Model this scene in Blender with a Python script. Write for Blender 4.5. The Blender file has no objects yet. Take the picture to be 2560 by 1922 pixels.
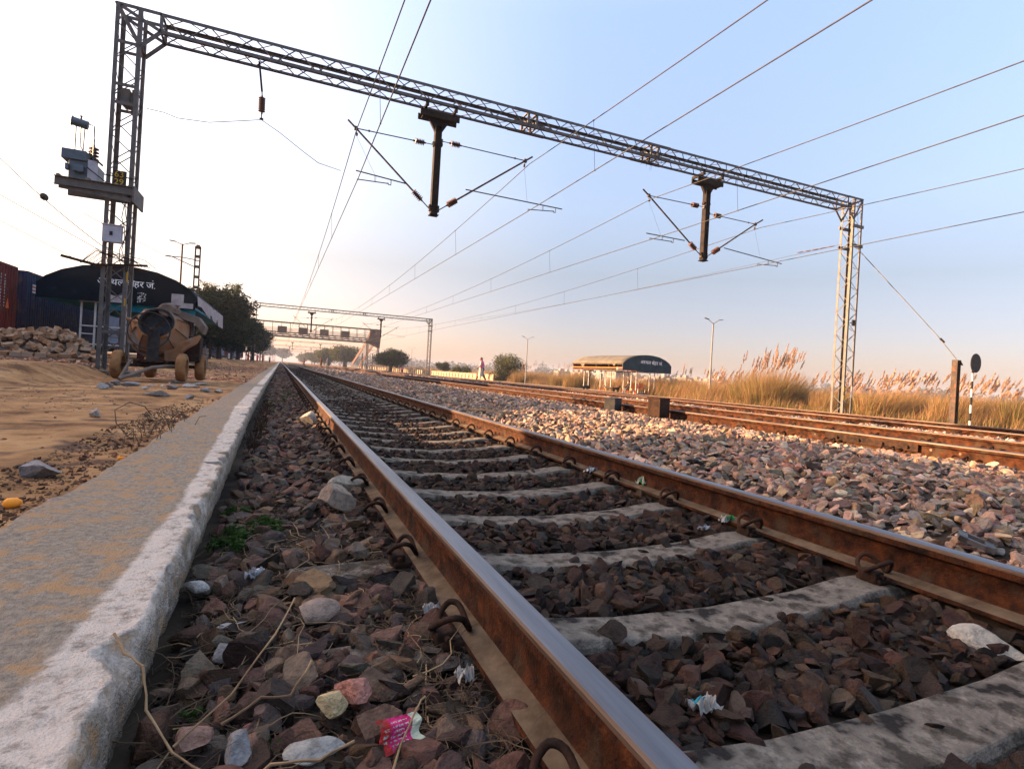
import bpy, bmesh, math, random
import numpy as np
from mathutils import Vector, Matrix, noise as mn
from math import sin, cos, pi, radians, atan2, sqrt

# ---------------------------------------------------------------- camera, sky, sun, exposure
SC = bpy.context.scene
COL = SC.collection
random.seed(7)
RNG = np.random.default_rng(11)
FPX, CAMH = 1370.0, 0.548
YAW, ROLL = math.atan(580 / FPX), radians(3.3)
cd = bpy.data.cameras.new('camera'); cam = bpy.data.objects.new('camera', cd); COL.objects.link(cam)
cd.sensor_width = 36; cd.lens = FPX / 2560 * 36; cd.shift_y = -24.6 / 2560
cd.clip_start = 0.02; cd.clip_end = 9000
cam.matrix_world = (Matrix.Translation((0, 0, CAMH)) @ Matrix.Rotation(-YAW, 4, 'Z') @
                    Matrix.Rotation(radians(90), 4, 'X') @ Matrix.Rotation(ROLL, 4, 'Z'))
SC.camera = cam
SUN_AZ, SUN_EL = radians(-59), radians(12.3)      # azimuth from +Y, negative = towards -X
w = bpy.data.worlds.new('World'); SC.world = w; w.use_nodes = True
nt = w.node_tree; bg = nt.nodes['Background']
sky = nt.nodes.new('ShaderNodeTexSky'); sky.sky_type = 'NISHITA'; sky.sun_disc = False
sky.sun_elevation = SUN_EL; sky.sun_rotation = SUN_AZ
sky.altitude = 0; sky.air_density = 1.0; sky.dust_density = 1.4; sky.ozone_density = 2.5
# warm, dusty air: tint of the sky colour, pinker towards the horizon
tc = nt.nodes.new('ShaderNodeTexCoord'); sp = nt.nodes.new('ShaderNodeSeparateXYZ'); nt.links.new(tc.outputs['Generated'], sp.inputs[0])
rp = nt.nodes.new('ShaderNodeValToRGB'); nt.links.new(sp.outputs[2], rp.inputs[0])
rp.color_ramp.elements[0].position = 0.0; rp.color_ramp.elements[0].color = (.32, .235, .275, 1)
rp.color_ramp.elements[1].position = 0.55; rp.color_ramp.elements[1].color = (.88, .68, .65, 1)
e = rp.color_ramp.elements.new(0.10); e.color = (.325, .245, .26, 1)
e = rp.color_ramp.elements.new(0.18); e.color = (.365, .27, .25, 1)
e = rp.color_ramp.elements.new(0.30); e.color = (.58, .435, .39, 1)
e = rp.color_ramp.elements.new(0.85); e.color = (1.9, 1.27, .97, 1)  # zenith above the view, warmed and boosted to lift the light in shade
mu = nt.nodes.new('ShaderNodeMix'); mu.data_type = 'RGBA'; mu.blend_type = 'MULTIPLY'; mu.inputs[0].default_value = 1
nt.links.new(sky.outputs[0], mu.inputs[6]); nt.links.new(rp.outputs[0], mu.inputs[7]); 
# dusty glow on the side of the sky where the sun is
dt = nt.nodes.new('ShaderNodeVectorMath'); dt.operation = 'DOT_PRODUCT'; dt.inputs[1].default_value = (sin(SUN_AZ), cos(SUN_AZ), 0); nt.links.new(tc.outputs['Generated'], dt.inputs[0])
gl = nt.nodes.new('ShaderNodeValToRGB'); nt.links.new(dt.outputs['Value'], gl.inputs[0])
gl.color_ramp.elements[0].position = 0.05; gl.color_ramp.elements[0].color = (.62, .62, .62, 1); gl.color_ramp.elements[1].position = 0.75; gl.color_ramp.elements[1].color = (1, .86, .66, 1)
e = gl.color_ramp.elements.new(0.45); e.color = (.88, .76, .64, 1)
m2 = nt.nodes.new('ShaderNodeMix'); m2.data_type = 'RGBA'; m2.blend_type = 'MULTIPLY'; m2.inputs[0].default_value = 1
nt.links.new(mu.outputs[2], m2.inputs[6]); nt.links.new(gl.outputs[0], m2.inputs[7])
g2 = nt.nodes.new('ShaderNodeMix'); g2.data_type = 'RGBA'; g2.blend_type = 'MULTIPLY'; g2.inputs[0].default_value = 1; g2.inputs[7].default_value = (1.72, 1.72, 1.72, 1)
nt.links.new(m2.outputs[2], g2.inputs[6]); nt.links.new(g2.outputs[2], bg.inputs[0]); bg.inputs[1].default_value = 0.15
sl = bpy.data.lights.new('sun', 'SUN'); sun = bpy.data.objects.new('sun', sl); COL.objects.link(sun)
sl.energy = 4.2; sl.angle = radians(0.6); sl.color = (1.0, 0.62, 0.33)
SDIR = Vector((sin(SUN_AZ) * cos(SUN_EL), cos(SUN_AZ) * cos(SUN_EL), sin(SUN_EL)))
sun.rotation_euler = SDIR.to_track_quat('Z', 'Y').to_euler(); sun.location = (-60, 40, 30)
HAZE_D = 0.00045
vs = SC.view_settings; vs.view_transform = 'Standard'; vs.look = 'None'; vs.gamma = 1; vs.exposure = 2.55

# ---------------------------------------------------------------- helpers
def V(*a): return Vector(a)
def setp(o, label=None, cat=None, group=None, kind=None):
    if label: o['label'] = label
    if cat: o['category'] = cat
    if group: o['group'] = group
    if kind: o['kind'] = kind
    return o
def thing(name, loc, label, cat, group=None):
    o = bpy.data.objects.new(name, None); COL.objects.link(o); o.location = loc
    o.empty_display_size = 0.2
    return setp(o, label, cat, group)
def rootloc(p):
    t = Vector((0, 0, 0))
    while p is not None: t += p.location; p = p.parent
    return t
def copy_tree(o, parent=None):
    c = o.copy(); COL.objects.link(c); c.parent = parent
    for ch in list(o.children): copy_tree(ch, c)
    return c
class MB:
    def __init__(s): s.v = []; s.f = []; s.m = []
    def add(s, vs_, fs, mi=0):
        b = len(s.v); s.v.extend([tuple(p) for p in vs_])
        for f in fs: s.f.append(tuple(b + i for i in f)); s.m.append(mi)
        return s
    def box(s, c, d, rot=None, mi=0):
        hx, hy, hz = d[0] / 2, d[1] / 2, d[2] / 2
        ps = [Vector((x * hx, y * hy, z * hz)) for z in (-1, 1) for y in (-1, 1) for x in (-1, 1)]
        if rot is not None: ps = [rot @ p for p in ps]
        c = Vector(c); ps = [p + c for p in ps]
        return s.add(ps, [(0, 2, 3, 1), (4, 5, 7, 6), (0, 1, 5, 4), (2, 6, 7, 3), (0, 4, 6, 2), (1, 3, 7, 5)], mi)
    def b2(s, a, b, mi=0):
        return s.box([(a[i] + b[i]) / 2 for i in range(3)], [abs(b[i] - a[i]) for i in range(3)], None, mi)
    def frame(s, a, b, up=(0, 0, 1)):
        a, b = Vector(a), Vector(b); d = (b - a); L = d.length or 1e-6; d = d / L
        u = Vector(up)
        if abs(d.dot(u)) > 0.98: u = Vector((0, 1, 0))
        x = d.cross(u).normalized(); y = x.cross(d).normalized()
        return a, b, d, x, y
    def bar(s, a, b, w_, h_, up=(0, 0, 1), mi=0):
        a, b, d, x, y = s.frame(a, b, up)
        q = [a + x * (sx * w_ / 2) + y * (sy * h_ / 2) for sx, sy in ((-1, -1), (1, -1), (1, 1), (-1, 1))]
        r = [p + (b - a) for p in q]
        return s.add(q + r, [(3, 2, 1, 0), (4, 5, 6, 7), (0, 1, 5, 4), (1, 2, 6, 5), (2, 3, 7, 6), (3, 0, 4, 7)], mi)
    def angle(s, a, b, w_, t, up=(0, 0, 1), sx=1, sy=1, mi=0):
        # L section: corner on the line a-b, legs going sx along x and sy along y of the frame
        a, b, d, x, y = s.frame(a, b, up)
        s.bar(a + x * sx * w_ / 2 + y * sy * t / 2, b + x * sx * w_ / 2 + y * sy * t / 2, w_, t, y, mi) if False else None
        for (dx, dy, ww, hh) in ((w_ / 2, t / 2, w_, t), (t / 2, t + (w_ - t) / 2, t, w_ - t)):
            o = x * sx * dx + y * sy * dy
            q = [a + o + x * (k[0] * ww / 2) + y * (k[1] * hh / 2) for k in ((-1, -1), (1, -1), (1, 1), (-1, 1))]
            r = [p + (b - a) for p in q]
            s.add(q + r, [(3, 2, 1, 0), (4, 5, 6, 7), (0, 1, 5, 4), (1, 2, 6, 5), (2, 3, 7, 6), (3, 0, 4, 7)], mi)
        return s
    def tube(s, pts, r, n=8, mi=0, caps=True):
        pts = [Vector(p) for p in pts]; k = len(pts)
        rr = r if hasattr(r, '__len__') else [r] * k
        b = len(s.v); x = None
        for i in range(k):
            d = (pts[min(i + 1, k - 1)] - pts[max(i - 1, 0)]); d = d.normalized() if d.length > 1e-9 else Vector((0, 0, 1))
            if x is None:
                u = Vector((0, 0, 1)) if abs(d.z) < 0.95 else Vector((0, 1, 0))
                x = d.cross(u).normalized()
            else:
                x = (x - d * x.dot(d)); x = x.normalized() if x.length > 1e-6 else d.orthogonal().normalized()
            y = d.cross(x)
            for j in range(n):
                a = 2 * pi * j / n
                s.v.append(tuple(pts[i] + x * (rr[i] * cos(a)) + y * (rr[i] * sin(a))))
        for i in range(k - 1):
            for j in range(n):
                j2 = (j + 1) % n
                s.f.append((b + i * n + j, b + i * n + j2, b + (i + 1) * n + j2, b + (i + 1) * n + j)); s.m.append(mi)
        if caps:
            s.f.append(tuple(b + j for j in range(n))[::-1]); s.m.append(mi)
            s.f.append(tuple(b + (k - 1) * n + j for j in range(n))); s.m.append(mi)
        return s
    def lathe(s, base, axis, prof, n=16, mi=0):
        # prof: list of (dist along axis, radius)
        base = Vector(base); ax = Vector(axis).normalized()
        return s.tube2([base + ax * p[0] for p in prof], [max(p[1], 1e-4) for p in prof], ax, n, mi)
    def tube2(s, pts, rr, ax, n, mi):
        u = Vector((0, 0, 1)) if abs(ax.z) < 0.95 else Vector((0, 1, 0))
        x = ax.cross(u).normalized(); y = ax.cross(x); b = len(s.v)
        for p, r in zip(pts, rr):
            for j in range(n):
                a = 2 * pi * j / n; s.v.append(tuple(Vector(p) + x * (r * cos(a)) + y * (r * sin(a))))
        k = len(pts)
        for i in range(k - 1):
            for j in range(n):
                j2 = (j + 1) % n
                s.f.append((b + i * n + j, b + i * n + j2, b + (i + 1) * n + j2, b + (i + 1) * n + j)); s.m.append(mi)
        s.f.append(tuple(b + j for j in range(n))[::-1]); s.m.append(mi)
        s.f.append(tuple(b + (k - 1) * n + j for j in range(n))); s.m.append(mi)
        return s
    def prism(s, poly, a, b, axis=1, mi=0):
        # poly: 2D points in the plane normal to axis (0:x ->(y,z), 1:y ->(x,z), 2:z ->(x,y)), from a to b
        def P(p, t): return (t, p[0], p[1]) if axis == 0 else ((p[0], t, p[1]) if axis == 1 else (p[0], p[1], t))
        n = len(poly)
        fs = [tuple(range(n)), tuple(range(2 * n - 1, n - 1, -1))] + [(i, i + n, (i + 1) % n + n, (i + 1) % n) for i in range(n)]
        return s.add([P(p, a) for p in poly] + [P(p, b) for p in poly], fs, mi)
    def build(s, name, mats, parent=None, smooth=None, bevel=None):
        me = bpy.data.meshes.new(name); off = rootloc(parent) if parent is not None else Vector((0, 0, 0))
        me.from_pydata([(p[0] - off[0], p[1] - off[1], p[2] - off[2]) for p in s.v], [], s.f)
        mats = mats if isinstance(mats, (list, tuple)) else [mats]
        for m in mats: me.materials.append(m)
        if len(mats) > 1: me.polygons.foreach_set('material_index', s.m)
        bm = bmesh.new(); bm.from_mesh(me); bmesh.ops.recalc_face_normals(bm, faces=bm.faces); bm.to_mesh(me); bm.free()
        o = bpy.data.objects.new(name, me); COL.objects.link(o)
        if parent is not None: o.parent = parent
        if smooth is not None:
            me.shade_smooth(); me.set_sharp_from_angle(angle=radians(smooth))
        if bevel:
            md = o.modifiers.new('Bevel', 'BEVEL'); md.width = bevel; md.segments = 2; md.limit_method = 'ANGLE'; md.angle_limit = radians(40)
        me.update(); return o
def npmesh(name, verts, faces, mats, parent=None, cols=None, mi=None, smooth=False):
    """verts (N,3), faces (M,k) numpy, optional per-vertex colours"""
    verts = np.asarray(verts, np.float32); faces = np.asarray(faces, np.int32)
    if parent is not None: verts = verts - np.array(rootloc(parent), np.float32)
    me = bpy.data.meshes.new(name); M, k = faces.shape
    me.vertices.add(len(verts)); me.vertices.foreach_set('co', verts.ravel())
    me.loops.add(M * k); me.loops.foreach_set('vertex_index', faces.ravel())
    me.polygons.add(M); me.polygons.foreach_set('loop_start', np.arange(0, M * k, k, dtype=np.int32))
    for m in (mats if isinstance(mats, (list, tuple)) else [mats]): me.materials.append(m)
    if mi is not None: me.polygons.foreach_set('material_index', np.asarray(mi, np.int32))
    me.polygons.foreach_set('use_smooth', np.full(M, smooth))
    me.update(calc_edges=True)
    if cols is not None:
        a = me.color_attributes.new('Col', 'FLOAT_COLOR', 'POINT')
        c4 = np.ones((len(verts), 4), np.float32); c4[:, :3] = cols; a.data.foreach_set('color', c4.ravel())
    o = bpy.data.objects.new(name, me); COL.objects.link(o)
    if parent is not None: o.parent = parent
    return o
def grid_faces(nx, ny):
    i = np.arange(nx - 1)[:, None] * ny + np.arange(ny - 1)[None, :]
    return np.stack([i, i + ny, i + ny + 1, i + 1], -1).reshape(-1, 4)
def fbm(x, y, s=1.0, o=4, seed=0):
    """cheap vectorised value noise, about -1..1"""
    t = np.zeros(np.broadcast(x, y).shape); a = 1.0; tot = 0
    for k in range(o):
        X = x * s + 13.7 * k + seed; Y = y * s + 7.3 * k + seed * 1.7
        xi = np.floor(X); yi = np.floor(Y); fx = X - xi; fy = Y - yi; fx = fx * fx * (3 - 2 * fx); fy = fy * fy * (3 - 2 * fy)
        def h(i, j):
            q = np.sin(i * 127.1 + j * 311.7 + k * 17.3) * 43758.5453; return (q - np.floor(q)) * 2 - 1
        t += a * ((h(xi, yi) * (1 - fx) + h(xi + 1, yi) * fx) * (1 - fy) + (h(xi, yi + 1) * (1 - fx) + h(xi + 1, yi + 1) * fx) * fy)
        tot += a; a *= 0.5; s *= 2
    return t / tot
# ---------------------------------------------------------------- materials
MATS = {}
def pm(name, cols, scale=4.0, rough=0.8, bump=0.0, bscale=None, metal=0.0, stretch=(1, 1, 1), pos=None, detail=6,
       attr=None, dirt=None, spec=0.12, trans=0.0):
    """principled material: noise ramp over cols; attr mixes in vertex colour; dirt=(colour, amount, scale) blotches"""
    m = bpy.data.materials.new(name); m.use_nodes = True; t = m.node_tree; N = t.nodes; L = t.links
    p = N['Principled BSDF']; p.inputs['Roughness'].default_value = rough; p.inputs['Metallic'].default_value = metal
    p.inputs['Specular IOR Level'].default_value = spec
    tc = N.new('ShaderNodeTexCoord'); mp = N.new('ShaderNodeMapping'); mp.inputs['Scale'].default_value = stretch
    L.new(tc.outputs['Object'], mp.inputs[0])
    nz = N.new('ShaderNodeTexNoise'); nz.inputs['Scale'].default_value = scale; nz.inputs['Detail'].default_value = detail
    nz.inputs['Roughness'].default_value = 0.65
    L.new(mp.outputs[0], nz.inputs[0])
    rp = N.new('ShaderNodeValToRGB'); L.new(nz.outputs[0], rp.inputs[0])
    cr = rp.color_ramp; n = len(cols)
    pos = pos or [0.36 + 0.28 * i / max(n - 1, 1) for i in range(n)]
    while len(cr.elements) < n: cr.elements.new(0.5)
    for i, (c, q) in enumerate(zip(cols, pos)): cr.elements[i].position = q; cr.elements[i].color = (*c, 1)
    out = rp.outputs[0]
    if attr:
        at = N.new('ShaderNodeAttribute'); at.attribute_name = 'Col'
        mx = N.new('ShaderNodeMix'); mx.data_type = 'RGBA'; mx.blend_type = 'MULTIPLY'; mx.inputs[0].default_value = attr
        L.new(out, mx.inputs[6]); L.new(at.outputs[0], mx.inputs[7]); out = mx.outputs[2]
    if dirt:
        n2 = N.new('ShaderNodeTexNoise'); n2.inputs['Scale'].default_value = dirt[2]; n2.inputs['Detail'].default_value = 8
        L.new(mp.outputs[0], n2.inputs[0]); r2 = N.new('ShaderNodeValToRGB'); L.new(n2.outputs[0], r2.inputs[0])
        r2.color_ramp.elements[0].position = 0.62 - 0.3 * dirt[1]; r2.color_ramp.elements[1].position = 0.72 - 0.2 * dirt[1]
        mx = N.new('ShaderNodeMix'); mx.data_type = 'RGBA'; L.new(r2.outputs[0], mx.inputs[0])
        L.new(out, mx.inputs[6]); mx.inputs[7].default_value = (*dirt[0], 1); out = mx.outputs[2]
    L.new(out, p.inputs['Base Color'])
    if bump:
        nb = N.new('ShaderNodeTexNoise'); nb.inputs['Scale'].default_value = bscale or scale * 4; nb.inputs['Detail'].default_value = 8
        L.new(mp.outputs[0], nb.inputs[0]); bp = N.new('ShaderNodeBump'); bp.inputs['Strength'].default_value = bump
        bp.inputs['Distance'].default_value = 0.02; L.new(nb.outputs[0], bp.inputs['Height']); L.new(bp.outputs[0], p.inputs['Normal'])
    if trans:
        tl = N.new('ShaderNodeBsdfTranslucent'); L.new(out, tl.inputs[0]); ms = N.new('ShaderNodeMixShader'); ms.inputs[0].default_value = trans
        L.new(p.outputs[0], ms.inputs[1]); L.new(tl.outputs[0], ms.inputs[2]); L.new(ms.outputs[0], N['Material Output'].inputs[0])
    MATS[name] = m; return m
M_rust = pm('rail_rust', [(.012, .006, .004), (.040, .014, .006), (.085, .027, .009)], 14, .85, .4, 90, dirt=((.05, .03, .018), .25, 9))
M_rustd = pm('dark_rust', [(.014, .009, .007), (.05, .025, .015)], 14, .85, .3, 80)
M_head = pm('rail_running_surface', [(.12, .12, .125), (.21, .21, .215)], 3, .42, .05, 120, .85, (6, .3, 6))
M_shoulder = pm('rail_shoulder', [(.07, .045, .03), (.14, .105, .08)], 5, .5, .1, 80, .5, (6, .3, 6))
M_headf = pm('far_running_surface', [(.07, .065, .065), (.12, .115, .115)], 3, .5, 0, None, .4)
M_foot = pm('dusty_rail_foot', [(.075, .05, .03), (.15, .11, .07)], 12, .95, .2, 90)
M_gal = pm('weathered_grey_steel', [(.07, .066, .063), (.115, .107, .10), (.15, .11, .085)], 5, .62, .1, 60, .35, pos=[.3, .55, .75])
M_galb = pm('brown_grey_steel', [(.04, .03, .025), (.09, .065, .05)], 6, .7, .12, 60, .25, dirt=((.16, .07, .035), .3, 5))
M_dark = pm('dark_iron', [(.02, .02, .022), (.045, .042, .04)], 8, .6, .1, 50, .3)
M_wire = pm('wire_metal', [(.03, .028, .027), (.05, .047, .045)], 5, .6, 0, None, .2)
M_ins = pm('insulator_brown', [(.055, .022, .014), (.09, .035, .02)], 9, .3, 0, spec=.6)
M_conc = pm('sleeper_concrete', [(.05, .041, .031), (.15, .128, .10), (.35, .30, .235)], 9, .92, .6, 110, pos=[.40, .50, .60], dirt=((.022, .018, .015), .40, 9), detail=14, stretch=(1, 1, 1))
M_white = pm('white_paint', [(.42, .41, .39), (.62, .61, .58)], 6, .8, .2, 60, dirt=((.22, .19, .16), .15, 7))
M_lamp = pm('lamp_pole_paint', [(.16, .15, .13), (.22, .205, .18)], 3, .6)
M_black = pm('black_paint', [(.012, .012, .013), (.03, .028, .027)], 9, .6, .1)
M_yell = pm('yellow_paint', [(.34, .20, .015), (.46, .29, .03)], 9, .6)
M_red = pm('red_paint', [(.38, .05, .025), (.50, .08, .03)], 9, .7)
M_orange = pm('orange_paint', [(.62, .11, .025), (.75, .16, .04)], 9, .6)
# ---------------------------------------------------------------- ground levels
T1, T2, T3, T4 = 1.43, 6.73, 11.6, 16.97
TRK = {T1: 0.0, T2: 0.13, T3: 0.08, T4: -0.25}
def lerp_tab(x, tab):
    return np.interp(x, [t[0] for t in tab], [t[1] for t in tab])
GT = [(-3000, -.3), (-16, -.3), (-9, -.3), (-.24, -.215), (-.1, -.20), (.45, -.21), (.62, -.235), (1.43, -.262), (2.2, -.235), (2.45, -.16), (2.9, -.07), (3.6, .02),
      (4.7, .02), (5.4, -.03), (5.8, -.06), (6.73, -.10), (7.7, -.07), (8.4, -.02), (10, -.03), (10.6, -.11), (12.6, -.11), (13.5, -.14), (15.4, -.42), (18.3, -.46),
      (20.2, -.5), (24, -.52), (40, -.55), (80, -.75), (3000, -1.1)]
def gz(x, y):
    x = np.asarray(x, float); y = np.asarray(y, float)
    z = lerp_tab(x, GT)
    b = np.where((x > 2.3) & (x < 19), 1.0, np.where(x > 19, .6, .35))
    return z + b * (0.018 * fbm(x, y, .8, 2, 3) + .02 * fbm(x, y, 3.1, 2, 5))
def pz(x, y):
    """platform dirt level"""
    x = np.asarray(x, float); y = np.asarray(y, float)
    r = np.clip((-3.35 - x) / .9, 0, 1); r = r * r * (3 - 2 * r)
    t = np.clip((y - 9) / 3, 0, 1)
    z = -.03 + .27 * r * t + .020 * fbm(x, y, 2.2, 5, 8) + .008 * fbm(x, y, 9, 3, 18) + .02 * fbm(x, y, .5, 2, 2)
    z = z + .15 * np.clip((y - 51) / 1.5, 0, 1)
    edge = np.clip((x + 1.15) / .4, 0, 1)
    return z * (1 - edge) + edge * (-.045 + .012 * fbm(x, y, 6, 2, 4)) - .02 * np.exp(-((x + 1.0 + .1 * fbm(x, y, 1, 2, 1)) / .12) ** 2)
# ground sheet
xs = np.unique(np.concatenate([[-3000, -1500, -700, -300, -120, -60, -30], np.arange(-16, -.5, 1.0), np.arange(-.4, 6, .07), np.arange(6, 22, .25), np.arange(22, 60, 2), [70, 90, 130, 200, 400, 800, 1500, 3000]]))
ys = np.unique(np.concatenate([[-300, -100, -30, -10], np.arange(-5, 12, .07), np.arange(12, 40, .4), np.arange(40, 160, 4), [180, 220, 300, 450, 700, 1200, 2000, 3500, 5000]]))
X, Y = np.meshgrid(xs, ys, indexing='ij')
M_ground = pm('bare_ground', [(.018, .013, .009), (.04, .03, .021), (.08, .06, .04)], 1.5, .95, .5, 20)
# ground colour: dry straw field beyond the tracks, dark soil under the ballast
t_ = M_ground.node_tree; N_ = t_.nodes; L_ = t_.links
tc_ = N_.new('ShaderNodeTexCoord'); sx_ = N_.new('ShaderNodeSeparateXYZ'); L_.new(tc_.outputs['Object'], sx_.inputs[0])
mr_ = N_.new('ShaderNodeMapRange'); mr_.inputs[1].default_value = 19; mr_.inputs[2].default_value = 22; L_.new(sx_.outputs[0], mr_.inputs[0])
nz_ = N_.new('ShaderNodeTexNoise'); nz_.inputs['Scale'].default_value = .35; nz_.inputs['Detail'].default_value = 8; L_.new(tc_.outputs['Object'], nz_.inputs[0])
rp_ = N_.new('ShaderNodeValToRGB'); L_.new(nz_.outputs[0], rp_.inputs[0]); rp_.color_ramp.elements[0].position = .4; rp_.color_ramp.elements[0].color = (.16, .115, .06, 1)
rp_.color_ramp.elements[1].position = .62; rp_.color_ramp.elements[1].color = (.26, .19, .11, 1)
mx_ = N_.new('ShaderNodeMix'); mx_.data_type = 'RGBA'; L_.new(mr_.outputs[0], mx_.inputs[0])
pb_ = N_['Principled BSDF']; src_ = pb_.inputs['Base Color'].links[0].from_socket
L_.new(src_, mx_.inputs[6]); L_.new(rp_.outputs[0], mx_.inputs[7]); L_.new(mx_.outputs[2], pb_.inputs['Base Color'])
g = npmesh('ground', np.stack([X, Y, gz(X, Y)], -1).reshape(-1, 3), grid_faces(len(xs), len(ys)), M_ground, smooth=True)
setp(g, 'soil and dry field under and beyond the railway tracks', 'ground', kind='structure')

# platform dirt
xs = np.unique(np.concatenate([np.arange(-14, -6, .4), np.arange(-6, -.62, .045)]))
ys = np.unique(np.concatenate([np.arange(-6, .5, .3), np.arange(.5, 16, .045), np.arange(16, 60, .5), np.arange(60, 330, 8)]))
X, Y = np.meshgrid(xs, ys, indexing='ij')
M_dirt = pm('sandy_platform_dirt', [(.10, .048, .02), (.31, .165, .068), (.45, .265, .12)], 1.6, .97, .9, 34, dirt=((.10, .055, .032), .32, 3.2), detail=10)
pass
pf = npmesh('platform', np.stack([X, Y, pz(X, Y)], -1).reshape(-1, 3), grid_faces(len(xs), len(ys)), M_dirt, smooth=True)
setp(pf, 'sandy tan dirt surface of the low platform on the left', 'platform', kind='structure')

# platform edge: concrete coping with a whitewashed lip and face
KX = [(-8, -.22), (0, -.225), (1.7, -.238), (3, -.25), (4.1, -.26), (7.2, -.295), (15.5, -.31), (48, -.285), (330, -.28)]
ys = np.unique(np.concatenate([np.arange(-3, .6, .06), np.arange(.6, 6, .0095), np.arange(6, 14, .03), np.arange(14, 60, .3), np.arange(60, 330, 6)]))
ke = lerp_tab(ys, KX); near = np.clip(1.2 - ys / 14, .15, 1)
ke = ke + near * (.006 * fbm(ys, ys * 0, 7, 4, 2) + .004 * fbm(ys, ys * 0, 30, 3, 9))
# chips out of the lip
chip = np.clip(fbm(ys, ys * 0 + 3, 4.5, 3, 21) - .28, 0, 1) * .16
lx = -.79 + .05 * fbm(ys, ys * 0, 1.3, 3, 6) + .02 * fbm(ys, ys * 0, 9, 3, 7)
nt_ = 64
u = np.linspace(0, 1, nt_) ** .8
PX = lx[None, :] + (ke - .012 - chip - lx)[None, :] * u[:, None]
PYY = np.broadcast_to(ys[None, :], PX.shape)
PZ = -.022 + .004 * fbm(PX, PYY, 18, 4, 1) + .0035 * fbm(PX, PYY, 70, 3, 4) + .006 * fbm(PX, PYY, 2, 2, 4)
for yj in (4.1, 7.3, 10.4, 13.5, 16.6, 19.7): PZ -= .014 * np.exp(-((PYY - yj - .04 * fbm(PX, PYY, 3, 2, 3)) / .012) ** 2)
PZ[0] = -.09; PZ[1] -= .02; PZ[2] -= .004
fz = np.concatenate([[-.026, -.034], np.linspace(-.045, -.26, 26)])
fo = np.concatenate([[-.006, -.001], np.full(26, 0)])
FZ = np.broadcast_to(fz[:, None], (len(fz), len(ys))).copy()
FX = ke[None, :] + fo[:, None] - chip[None, :] * np.clip(1 + (fz[:, None] + .03) / .05, 0, 1) + .011 * fbm(FZ * 1.0, np.broadcast_to(ys, FZ.shape), 17, 4, 3) + .004 * fbm(FZ, np.broadcast_to(ys, FZ.shape), 70, 2, 6) \
    - .02 * np.clip((-.12 - FZ) / .1, 0, 1)
VX = np.concatenate([PX, FX]); VY = np.broadcast_to(ys[None, :], VX.shape); VZ = np.concatenate([PZ, FZ])
M_edge = pm('platform_concrete', [(.185, .15, .115), (.27, .222, .165), (.36, .295, .215)], 55, .95, .8, 170, dirt=((.38, .235, .12), .42, 16), pos=[.34, .5, .66], detail=12)
t_ = M_edge.node_tree; N_ = t_.nodes; L_ = t_.links
at_ = N_.new('ShaderNodeAttribute'); at_.attribute_name = 'Col'
nz_ = N_.new('ShaderNodeTexNoise'); nz_.inputs['Scale'].default_value = 14; nz_.inputs['Detail'].default_value = 10; nz_.inputs['Roughness'].default_value = .7
tc_ = N_.new('ShaderNodeTexCoord'); L_.new(tc_.outputs['Object'], nz_.inputs[0])
ad_ = N_.new('ShaderNodeMath'); ad_.operation = 'ADD'; L_.new(at_.outputs['Fac'], ad_.inputs[0]); L_.new(nz_.outputs[0], ad_.inputs[1])
mr_ = N_.new('ShaderNodeMapRange'); mr_.inputs[1].default_value = .86; mr_.inputs[2].default_value = 1.14; L_.new(ad_.outputs[0], mr_.inputs[0])
rw_ = N_.new('ShaderNodeValToRGB'); n3_ = N_.new('ShaderNodeTexNoise'); n3_.inputs['Scale'].default_value = 26; n3_.inputs['Detail'].default_value = 12; n3_.inputs['Roughness'].default_value = .75
L_.new(tc_.outputs['Object'], n3_.inputs[0]); L_.new(n3_.outputs[0], rw_.inputs[0])
rw_.color_ramp.elements[0].position = .36; rw_.color_ramp.elements[0].color = (.26, .215, .17, 1)
rw_.color_ramp.elements[1].position = .50; rw_.color_ramp.elements[1].color = (.60, .515, .425, 1)
mx_ = N_.new('ShaderNodeMix'); mx_.data_type = 'RGBA'; L_.new(mr_.outputs[0], mx_.inputs[0])
pb_ = N_['Principled BSDF']; src_ = pb_.inputs['Base Color'].links[0].from_socket
L_.new(src_, mx_.inputs[6]); L_.new(rw_.outputs[0], mx_.inputs[7]); L_.new(mx_.outputs[2], pb_.inputs['Base Color'])
# whitewash mask: 0..1 in Col
wl = lerp_tab(ys, [(0, -.40), (1.1, -.375), (1.7, -.345), (2.3, -.335), (3.4, -.36), (5, -.40), (7.3, -.47), (12, -.48), (300, -.42)]) + .014 * fbm(ys, ys * 0, 5, 3, 12) + .006 * fbm(ys, ys * 0, 24, 3, 13)
mask = np.clip((VX - wl[None, :]) / .014, -1, 1) * .22 + .43
bare = np.clip(fbm(ys * 1.0, ys * 0 + 9, .9, 2, 31) - .1, 0, 1)[None, :] * np.clip((ys[None, :] - 5) / 3, 0, 1) * 1.4
mask = mask - bare * .5
mask[nt_:] = .62 - .35 * np.clip((-.045 - FZ) / .2, 0, 1) - .1
lip = np.zeros(len(mask)); lip[nt_ - 2:nt_ + 4] = 1
mask = mask - lip[:, None] * np.clip(.05 + .5 * fbm(ys * 1.0, ys * 0 + 5, 6, 4, 41), 0, .5)[None, :]
mask = np.clip(mask, 0, 1)
o = npmesh('platform_edge', np.stack([VX, VY, VZ], -1).reshape(-1, 3), grid_faces(VX.shape[0], VX.shape[1]), M_edge, cols=np.repeat(mask.reshape(-1, 1), 3, 1), smooth=True)
setp(o, 'concrete platform edge with a whitewashed lip beside the nearest track', 'platform edge', kind='structure')

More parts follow.
